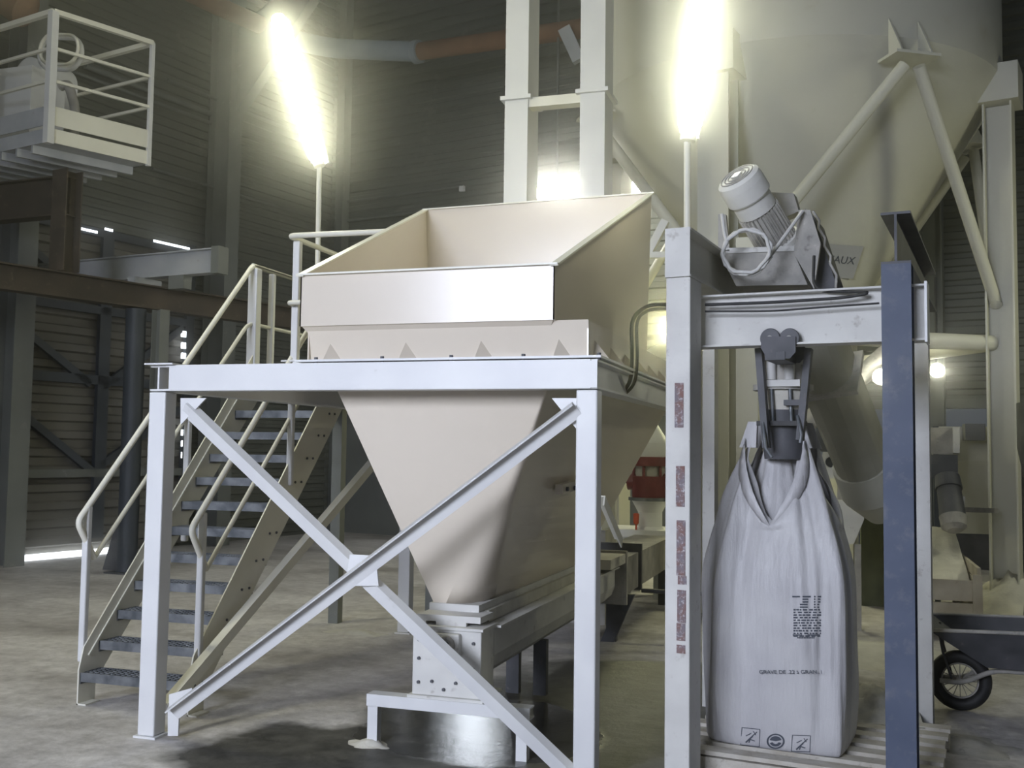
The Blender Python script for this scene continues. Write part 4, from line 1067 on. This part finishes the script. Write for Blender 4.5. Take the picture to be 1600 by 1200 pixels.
for x0, x1, ya, yb, tilt in ((1159, 1188, 1136, 1164, 3), (1238, 1267, 1148, 1174, 1)):
    m = MB(); A4 = [(x0, ya), (x1, ya + tilt), (x1 - 1, yb + tilt), (x0 - 2, yb)]
    for i in range(4):
        (ax_, ay_), (bx2, by2) = A4[i], A4[(i + 1) % 4]
        dx, dy = bx2 - ax_, by2 - ay_; l = math.hypot(dx, dy); nx, ny = -dy / l * 1.0, dx / l * 1.0
        on_bag([(ax_, ay_), (bx2, by2), (bx2 + nx, by2 + ny), (ax_ + nx, ay_ + ny)], m)
    # pictogram: hook, loop, hand strokes
    xm, ym = (x0 + x1) / 2, (ya + yb) / 2 + 1
    for (a, c, w_) in (((-9, 8), (2, -2), 2.2), ((2, -2), (9, -8), 1.3), ((-2, 3), (6, 6), 1.4), ((-8, -2), (0, -6), 1.2), ((-4, 9), (-1, 1), 1.4), ((4, -9), (8, -3), 1.0)):
        dx, dy = c[0] - a[0], c[1] - a[1]; l = math.hypot(dx, dy); nx, ny = -dy / l * w_, dx / l * w_
        on_bag([(xm + a[0], ym + a[1]), (xm + c[0], ym + c[1]), (xm + c[0] + nx, ym + c[1] + ny), (xm + a[0] + nx, ym + a[1] + ny)], m)
    m.build('handling_symbol', M['ink'], t)
m = MB(); cx2, cy2 = 1212, 1158
def disc(r0, r1, a0=0, a1=360, n=24):
    for i in range(n):
        a = math.radians(a0 + (a1 - a0) * i / n); c = math.radians(a0 + (a1 - a0) * (i + 1) / n)
        on_bag([(cx2 + math.cos(a) * r1, cy2 - math.sin(a) * r1 * .85), (cx2 + math.cos(c) * r1, cy2 - math.sin(c) * r1 * .85), (cx2 + math.cos(c) * r0, cy2 - math.sin(c) * r0 * .85), (cx2 + math.cos(a) * r0, cy2 - math.sin(a) * r0 * .85)], m)
disc(11.5, 14); disc(0.3, 9.5, 15, 165, 12); disc(5, 9.5, 200, 340, 12)
m.build('round_emblem', M['ink'], t)

# pallets below the bag
def pallet(o, label, w=1.25, d=1.0, base=0.0):
    t = thing('pallet', (o.x, o.y, base), label, 'pallet')
    for k in range(3):
        MB().obox(flat(o + GX * 0 + GY * (-d / 2 + .05 + k * (d / 2 - .05)), base + .05), GX, GY, UP, w, .09, .085).build('bearer', M['pallet'], t)
    for k in range(7):
        xx = -d / 2 + .05 + k * (d - .1) / 6
        MB().obox(flat(o + GY * xx, base + .115), GX, GY, UP, w + random.uniform(-.02, .02), .10, .022).build('board', M['pallet'], t)
po = V((-.15, 6.0, 0))
pallet(po, 'dusty wooden pallet on the floor beneath the bulk bag', 1.3, 1.15)
c = pz(1360, 1110, .13)
mound('dust_pile', 'yellowish heap of spilled product on the pallet right of the bulk bag', 'dust', (c.x + .02, c.y + .12, .128), .26, .42, .12, M['dust'], 9, 'stuff')

# ------------------------------------------------------------------ background machines
# rotary valve on a table
Yv = 12.0
vx = py(1016, 740, Yv).x
t = thing('machine_table', (vx, Yv, 0), 'low white steel table carrying the dark red rotary valve', 'table')
zt_ = py(1000, 828, Yv - .2).z
MB().box(py(935, 830, Yv).x, vx + .9, Yv - .25, Yv + .5, zt_ - .08, zt_).build('table_top', M['white'], t)
for x in (py(985, 850, Yv).x, py(1032, 850, Yv).x, vx + .8):
    for y in (Yv - .2, Yv + .45):
        MB().box(x - .04, x + .04, y - .04, y + .04, 0, zt_ - .08).build('leg', M['grey_beam'], t)
t = thing('rotary_valve', (vx, Yv, zt_), 'dark red rotary valve between white cones, seen left of the white post', 'valve')
z = lambda y: py(1016, y, Yv).z
MB().lathe((vx, Yv, 0), [(.16, zt_), (.14, z(822)), (.14, z(800)), (.21, z(782))], 28).build('outlet_cone', M['white'], t)
MB().lathe((vx, Yv, 0), [(.25, z(782)), (.25, z(777))], 28).build('valve_flange', M['galv'], t)
MB().lathe((vx, Yv, 0), [(.21, z(777)), (.21, z(744))], 28).build('valve_body', M['red'], t)
MB().lathe((vx - .26, Yv, (z(740) + z(765)) / 2), [(.10, 0), (.10, .5)], 20, axis=(1, 0, 0)).build('rotor_housing', M['red'], t)
MB().lathe((vx - .34, Yv, z(752)), [(.03, 0), (.03, .09)], 12, axis=(1, 0, 0)).build('shaft', M['black'], t)
MB().lathe((vx, Yv, 0), [(.17, z(744)), (.17, z(728))], 28).build('valve_neck', M['dust_grey'], t)
MB().lathe((vx, Yv, 0), [(.22, z(728)), (.22, z(714))], 28).build('upper_flange', M['red'], t)
for k in range(6):
    a = k * math.pi / 3 + .3
    MB().lathe((vx + .19 * math.cos(a), Yv + .19 * math.sin(a), z(744)), [(.018, 0), (.018, z(728) - z(744))], 8).build('tie_bolt', M['red'], t)
MB().lathe((vx, Yv, 0), [(.20, z(714)), (.22, z(700)), (.22, z(692)), (.03, z(652))], 28).build('inlet_cone', M['white'], t)
vh = py(994, 815, Yv - .2)
tag(MB().lathe((vh.x, vh.y, zt_), [(.012, 0), (.012, .06), (.03, .07), (.035, .18), (.02, .19)], 12).build('lever_handle', M['orange'], loc=(vh.x, vh.y, zt_)), 'small orange handle standing on the white table by the rotary valve', 'handle')

# pale pipe bend behind the white post
pts = [py(1008, 560, 11.5), py(1040, 545, 11.4), py(1075, 548, 11.2)]
tag(MB().tube([py(1002, 640, 11.6), py(1012, 556, 11.5), py(1050, 545, 11.3), py(1120, 548, 11.0)], .09, 14, bend=.25).build('pipe_bend', M['white'], loc=pts[0]), 'pale curved pipe between hopper and white post', 'pipe')
# white cross rails seen between hopper and post
a, c = py(1005, 398, 10.4), py(1056, 398, 10.4)
t = thing('side_railing', (a.x - .3, 10.4, 0), 'cream rail and slanting strut seen between the hopper bin and the white post', 'railing')
MB().bar(a - V((.3, 0, 0)), c, .06, .06).build('cross_rail', M['cream_rail'], t)
MB().bar(V((a.x - .3, 10.4, 0)), a - V((.3, 0, -.03)), .07, .07, up=(0, 1, 0)).build('post', M['cream_rail'], t)
MB().bar(py(1012, 398, 10.45), py(1040, 345, 10.45), .08, .08).build('strut', M['cream_rail'], t)

# diagonal chute pipe
a, c = py(1180, 731, 9.5), py(1405, 536, 9.4)
tag(MB().tube([a, c], .085, 16).build('chute_pipe', M['dust_grey'], loc=a), 'dusty grey pipe slanting up to the right behind the crossbeam', 'pipe')

# small machines between the bag and blue post
t = thing('mixer_unit', flat(py(1330, 760, 10.5)), 'pale machine cabinet and hood behind the right edge of the bag', 'machine')
def pbox(x0, y0, x1, y1, Y, d, name, m, t, bevel=0, label=None):
    a, c = py(x0, y0, Y), py(x1, y1, Y)
    return MB().box(min(a.x, c.x), max(a.x, c.x), Y, Y + d, max(0, min(a.z, c.z)), max(a.z, c.z)).build(name, m, t, bevel=bevel, label=label)
pbox(1275, 665, 1315, 706, 10.6, .4, 'dark_hood', M['dark_steel'], t)
MB().prism([py(1286, 706, 10.5), py(1332, 706, 10.5), py(1332, 738, 10.5), py(1300, 748, 10.5), py(1276, 738, 10.5)], (0, .3, 0)).build('side_cover', M['dusty_white'], t)
MB().lathe(py(1298, 722, 10.49), [(.05, 0), (.05, .02)], 16, axis=(0, 1, 0)).build('cover_hole', M['black'], t)
pbox(1308, 748, 1345, 782, 10.6, .3, 'motor_block', M['dust_grey'], t)
MB().prism([py(1300, 782, 10.4), py(1352, 782, 10.4), py(1350, 812, 10.4), py(1334, 850, 10.4), py(1300, 850, 10.4)], (0, .5, 0)).build('discharge_hood', M['dusty_white'], t)
for x in (1306, 1340):
    a = py(x, 850, 10.5); MB().box(a.x - .03, a.x + .03, 10.45, 10.52, 0, a.z).build('leg', M['dust_grey'], t)
a = py(1345, 860, 12.2)
t = thing('control_cabinet', (a.x, 12.2, 0), 'dark green cabinet standing behind the blue post', 'cabinet')
g_m = mat('dark_green_sheet', (0.10, 0.11, 0.06), (0.14, 0.15, 0.08), rough=0.7, scale=8)
pbox(1345, 806, 1400, 1000, 12.2, .6, 'cabinet_body', g_m, t)
pbox(1342, 800, 1402, 806, 12.15, .7, 'cabinet_top', M['grey_beam'], t)

# yellow-lit hopper, small motor and wooden bin at the right
Yr = 12.6
t = thing('small_hopper', flat(py(1515, 760, Yr)), 'pale rear hopper brightly lit, beside the right silo leg', 'hopper')
hp_m = M['silo']
c = py(1512, 700, Yr + .6)
hz = [py(1512, y, Yr + .6).z for y in (668, 720, 832)]
def rq(w, d, z): return [V((c.x - w, c.y - d, z)), V((c.x + w, c.y - d, z)), V((c.x + w, c.y + d, z)), V((c.x - w, c.y + d, z))]
hb2 = MB(); hb2.hexa(rq(.36, .4, hz[1]), rq(.36, .4, hz[0])); hb2.hexa(rq(.20, .2, hz[2]), rq(.36, .4, hz[1])); hb2.build('hopper_body', hp_m, t)
for sx in (-1, 1):
    for sy in (-1, 1):
        MB().box(c.x + sx * .38 - .03, c.x + sx * .38 + .03, c.y + sy * .42 - .03, c.y + sy * .42 + .03, 0, hz[0]).build('leg', M['blue_dark'], t)
pbox(1508, 662, 1540, 688, Yr - .1, .3, 'top_motor', M['dark_steel'], t)
t = thing('duct_box', flat(py(1470, 690, 11.8)), 'grey box duct with flange above the small dark motor at the right', 'duct')
pbox(1440, 668, 1498, 710, 11.8, .4, 'duct_body', M['dust_grey'], t)
pbox(1489, 668, 1500, 708, 11.72, .1, 'duct_flange', M['dusty_white'], t)
pbox(1440, 710, 1497, 748, 11.7, .3, 'duct_neck', M['dark_steel'], t)
q0, q1 = py(1480, 745, 11.4), py(1492, 832, 11.1)
t = thing('vibrator_motor', q0, 'small dark cylindrical motor pointing down over the wooden bin', 'motor')
mx_ = (q1 - q0)
MB().lathe(q0, [(.12, 0), (.13, .12), (.13, .14)], 22, axis=mx_).build('motor_collar', M['dark_steel'], t)
MB().lathe(q0, [(.115, .14), (.125, .45)], 22, axis=mx_).build('motor_body', M['dark_steel'], t)
MB().lathe(q0, [(.13, .45), (.12, .56), (.07, .60)], 22, axis=mx_).build('motor_cap', M['dust_grey'], t)
MB().bar(py(1502, 796, 11.4), py(1556, 798, 12.3), .05, .05).build('support_arm', M['dust_grey'], t)
MB().obox(py(1503, 795, 11.3), V((1, 0, 0)), V((0, 1, 0)), UP, .05, .05, .25).build('support_clip', M['dusty_white'], t)
MB().lathe(q0 + V((.1, .35, -.05)), [(.2, 0), (.2, .02)], 24, axis=(.2, 1, .1)).v

# wooden bin
t = thing('wooden_bin', flat(py(1490, 900, 10.2)), 'open weathered wooden bin full of pale product behind the wheelbarrow', 'bin')
w0 = py(1420, 905, 10.2); w1 = py(1527, 905, 10.2)
zt2 = py(1500, 895, 10.2).z; zb2 = .12
Yn, Yfv = 10.2, 12.0
xl, xr = w0.x, w1.x
for (z0, z1) in ((.16, .34), (.36, .545)):
    MB().box(xl, xr, Yn, Yn + .03, z0, z1).build('board', M['wood'], t)
for (z0, z1) in ((.16, .34), (.36, .545), (.56, .66)):
    MB().box(xr, xr + .03, Yn, Yfv, z0, z1).build('board', M['wood'], t)
    MB().box(xl - .03, xl, Yn, Yfv, z0, z1).build('board', M['wood'], t)
for x in (xl, xr):
    for y in (Yn - .03, Yfv):
        MB().box(x - .04, x + .04, y - .0, y + .03, 0, .60).build('corner_stake', M['wood'], t)
MB().box(xl, xr, Yfv - .03, Yfv, .16, .9).build('board', M['wood'], t)
b = MB(); vs = []; n = 18
for i in range(n + 1):
    for j in range(n + 1):
        u, w_ = i / n, j / n
        vs.append((xl + .02 + (xr - xl - .04) * u, Yn + .05 + (Yfv - Yn - .1) * w_, .40 + .5 * w_ + .05 * noise.noise(V((u * 4, w_ * 4, 0)))))
b.add(vs, [(i * (n + 1) + j, (i + 1) * (n + 1) + j, (i + 1) * (n + 1) + j + 1, i * (n + 1) + j + 1) for i in range(n) for j in range(n)], True)
tag(b.build('product_heap', M['dust'], loc=(xl, Yn, .4)), 'pale powdery product filling the wooden bin', 'powder', kind='stuff')
mound('dust_pile', 'pale dust skirt around the foot of the right silo leg', 'dust', (around(76, LR, 0).x + .05, around(76, LR, 0).y - .05, 0), .6, .6, .38, M['dust'], 14, 'stuff')
mound('dust_pile', 'pale dust spread on the floor between blue post and cabinet', 'dust', (.2, 9.3, 0), .9, .9, .07, M['dust'], 21, 'stuff')
mound('dust_pile', 'low dust heap on the floor in front of the wheelbarrow wheel', 'dust', (.62, 6.55, 0), .35, .3, .04, M['dust_grey'], 31, 'stuff')

# large dark vessel side at the right edge
a = py(1600, 700, 11.0)
t = thing('dark_vessel', (a.x + .35, 11.4, 0), 'dark conical vessel cut by the right edge of the view', 'vessel')
MB().lathe((a.x + .42, 11.4, 0), [(.18, .5), (.42, 1.75), (.42, 2.2)], 28).build('vessel_shell', M['dark_steel'], t)
for k in range(3):
    q = 2 * math.pi * k / 3 + .4
    MB().tube([(a.x + .42 + .3 * math.cos(q), 11.4 + .3 * math.sin(q), 1.7), (a.x + .42 + .42 * math.cos(q), 11.4 + .42 * math.sin(q), 0)], .025, 8).build('leg', M['dark_steel'], t)

# wheelbarrow
wc = py(1500, 1066, 7.45); wr = .195
wc.z = wr
t = thing('wheelbarrow', (wc.x, wc.y, 0), 'dark metal wheelbarrow with spoked rubber wheel standing at the right edge', 'wheelbarrow')
wy = V((.10, 1, 0)).normalized(); wx = V((1, -.10, 0)).normalized()
def ringpts(c, r, n=36, off=0): return [c + wy * off + wx * math.cos(2 * math.pi * i / n) * r + UP * math.sin(2 * math.pi * i / n) * r for i in range(n)]
ty_ = MB().rings(ringpts(wc, wr - .042), .041, 12, closed=True).build('tyre', M['black'], t)
rm = MB().rings(ringpts(wc, wr - .08), .012, 8, closed=True)
rm.build('rim', M['dust_grey'], t)
sp = MB()
for i in range(16):
    a = 2 * math.pi * i / 16; sp.tube([wc + wy * (.03 if i % 2 else -.03) + wx * math.cos(a) * .02 + UP * math.sin(a) * .02, wc + wx * math.cos(a) * (wr - .08) + UP * math.sin(a) * (wr - .08)], .003, 5)
sp.lathe(wc - wy * .05, [(.022, 0), (.022, .10)], 14, axis=wy); sp.build('spokes', M['dust_grey'], t)
# tray
Zt = [.36, .56]
def trq(z, x0, x1, w): return [wc + wx * x0 - wy * w + UP * (z - wr), wc + wx * x1 - wy * w + UP * (z - wr), wc + wx * x1 + wy * w + UP * (z - wr), wc + wx * x0 + wy * w + UP * (z - wr)]
lo_, hi_ = trq(.33, .16, .80, .22), trq(.56, -.18, 1.12, .36)
hi_[0].z += -.0; hi_[1].z += .05; hi_[2].z += .05
m = MB(); m.add(lo_ + hi_, [(3, 2, 1, 0), (0, 1, 5, 4), (1, 2, 6, 5), (2, 3, 7, 6), (3, 0, 4, 7)])
tr2 = m.build('tray', M['dark_steel'], t, solid=.006)
MB().rings([h for h in hi_], .012, 8, closed=True).build('tray_rim', M['dust_grey'], tr2)
for s_ in (-1, 1):
    MB().tube([wc + wy * .07 * s_ - wx * .12, wc + wy * .08 * s_ + wx * .02 + UP * .0, wc + wy * .14 * s_ + wx * .2 + UP * .11, wc + wy * .24 * s_ + wx * 1.0 + UP * .13, wc + wy * .28 * s_ + wx * 1.5 + UP * .36], .016, 10, bend=.08).build('handle', M['dust_grey'], t)
    MB().tube([wc + wy * .24 * s_ + wx * .55 + UP * .13, wc + wy * .26 * s_ + wx * .72 + UP * (.016 - wr), wc + wy * .26 * s_ + wx * .90 + UP * (.016 - wr), wc + wy * .24 * s_ + wx * .95 + UP * .13], .014, 10, bend=.06).build('leg', M['dark_steel'], t)
    MB().tube([wc + wy * .07 * s_ + wx * -.05 + UP * .02, wc + wy * .14 * s_ + wx * -.10 + UP * .2, wc + wy * .18 * s_ + wx * -.12 + UP * .34], .008, 8).build('stay', M['dark_steel'], t)

hz_ = MB().box(-14, 9, 1.0, 22, 0.02, 12).build('dust_bloom_haze', M['haze'])
tag(hz_, 'faint pale dust haze in the air of the whole hall, tuned for lamp bloom', 'haze', kind='stuff')
for o in list(bpy.data.objects):
    if '_o' in o: del o['_o']
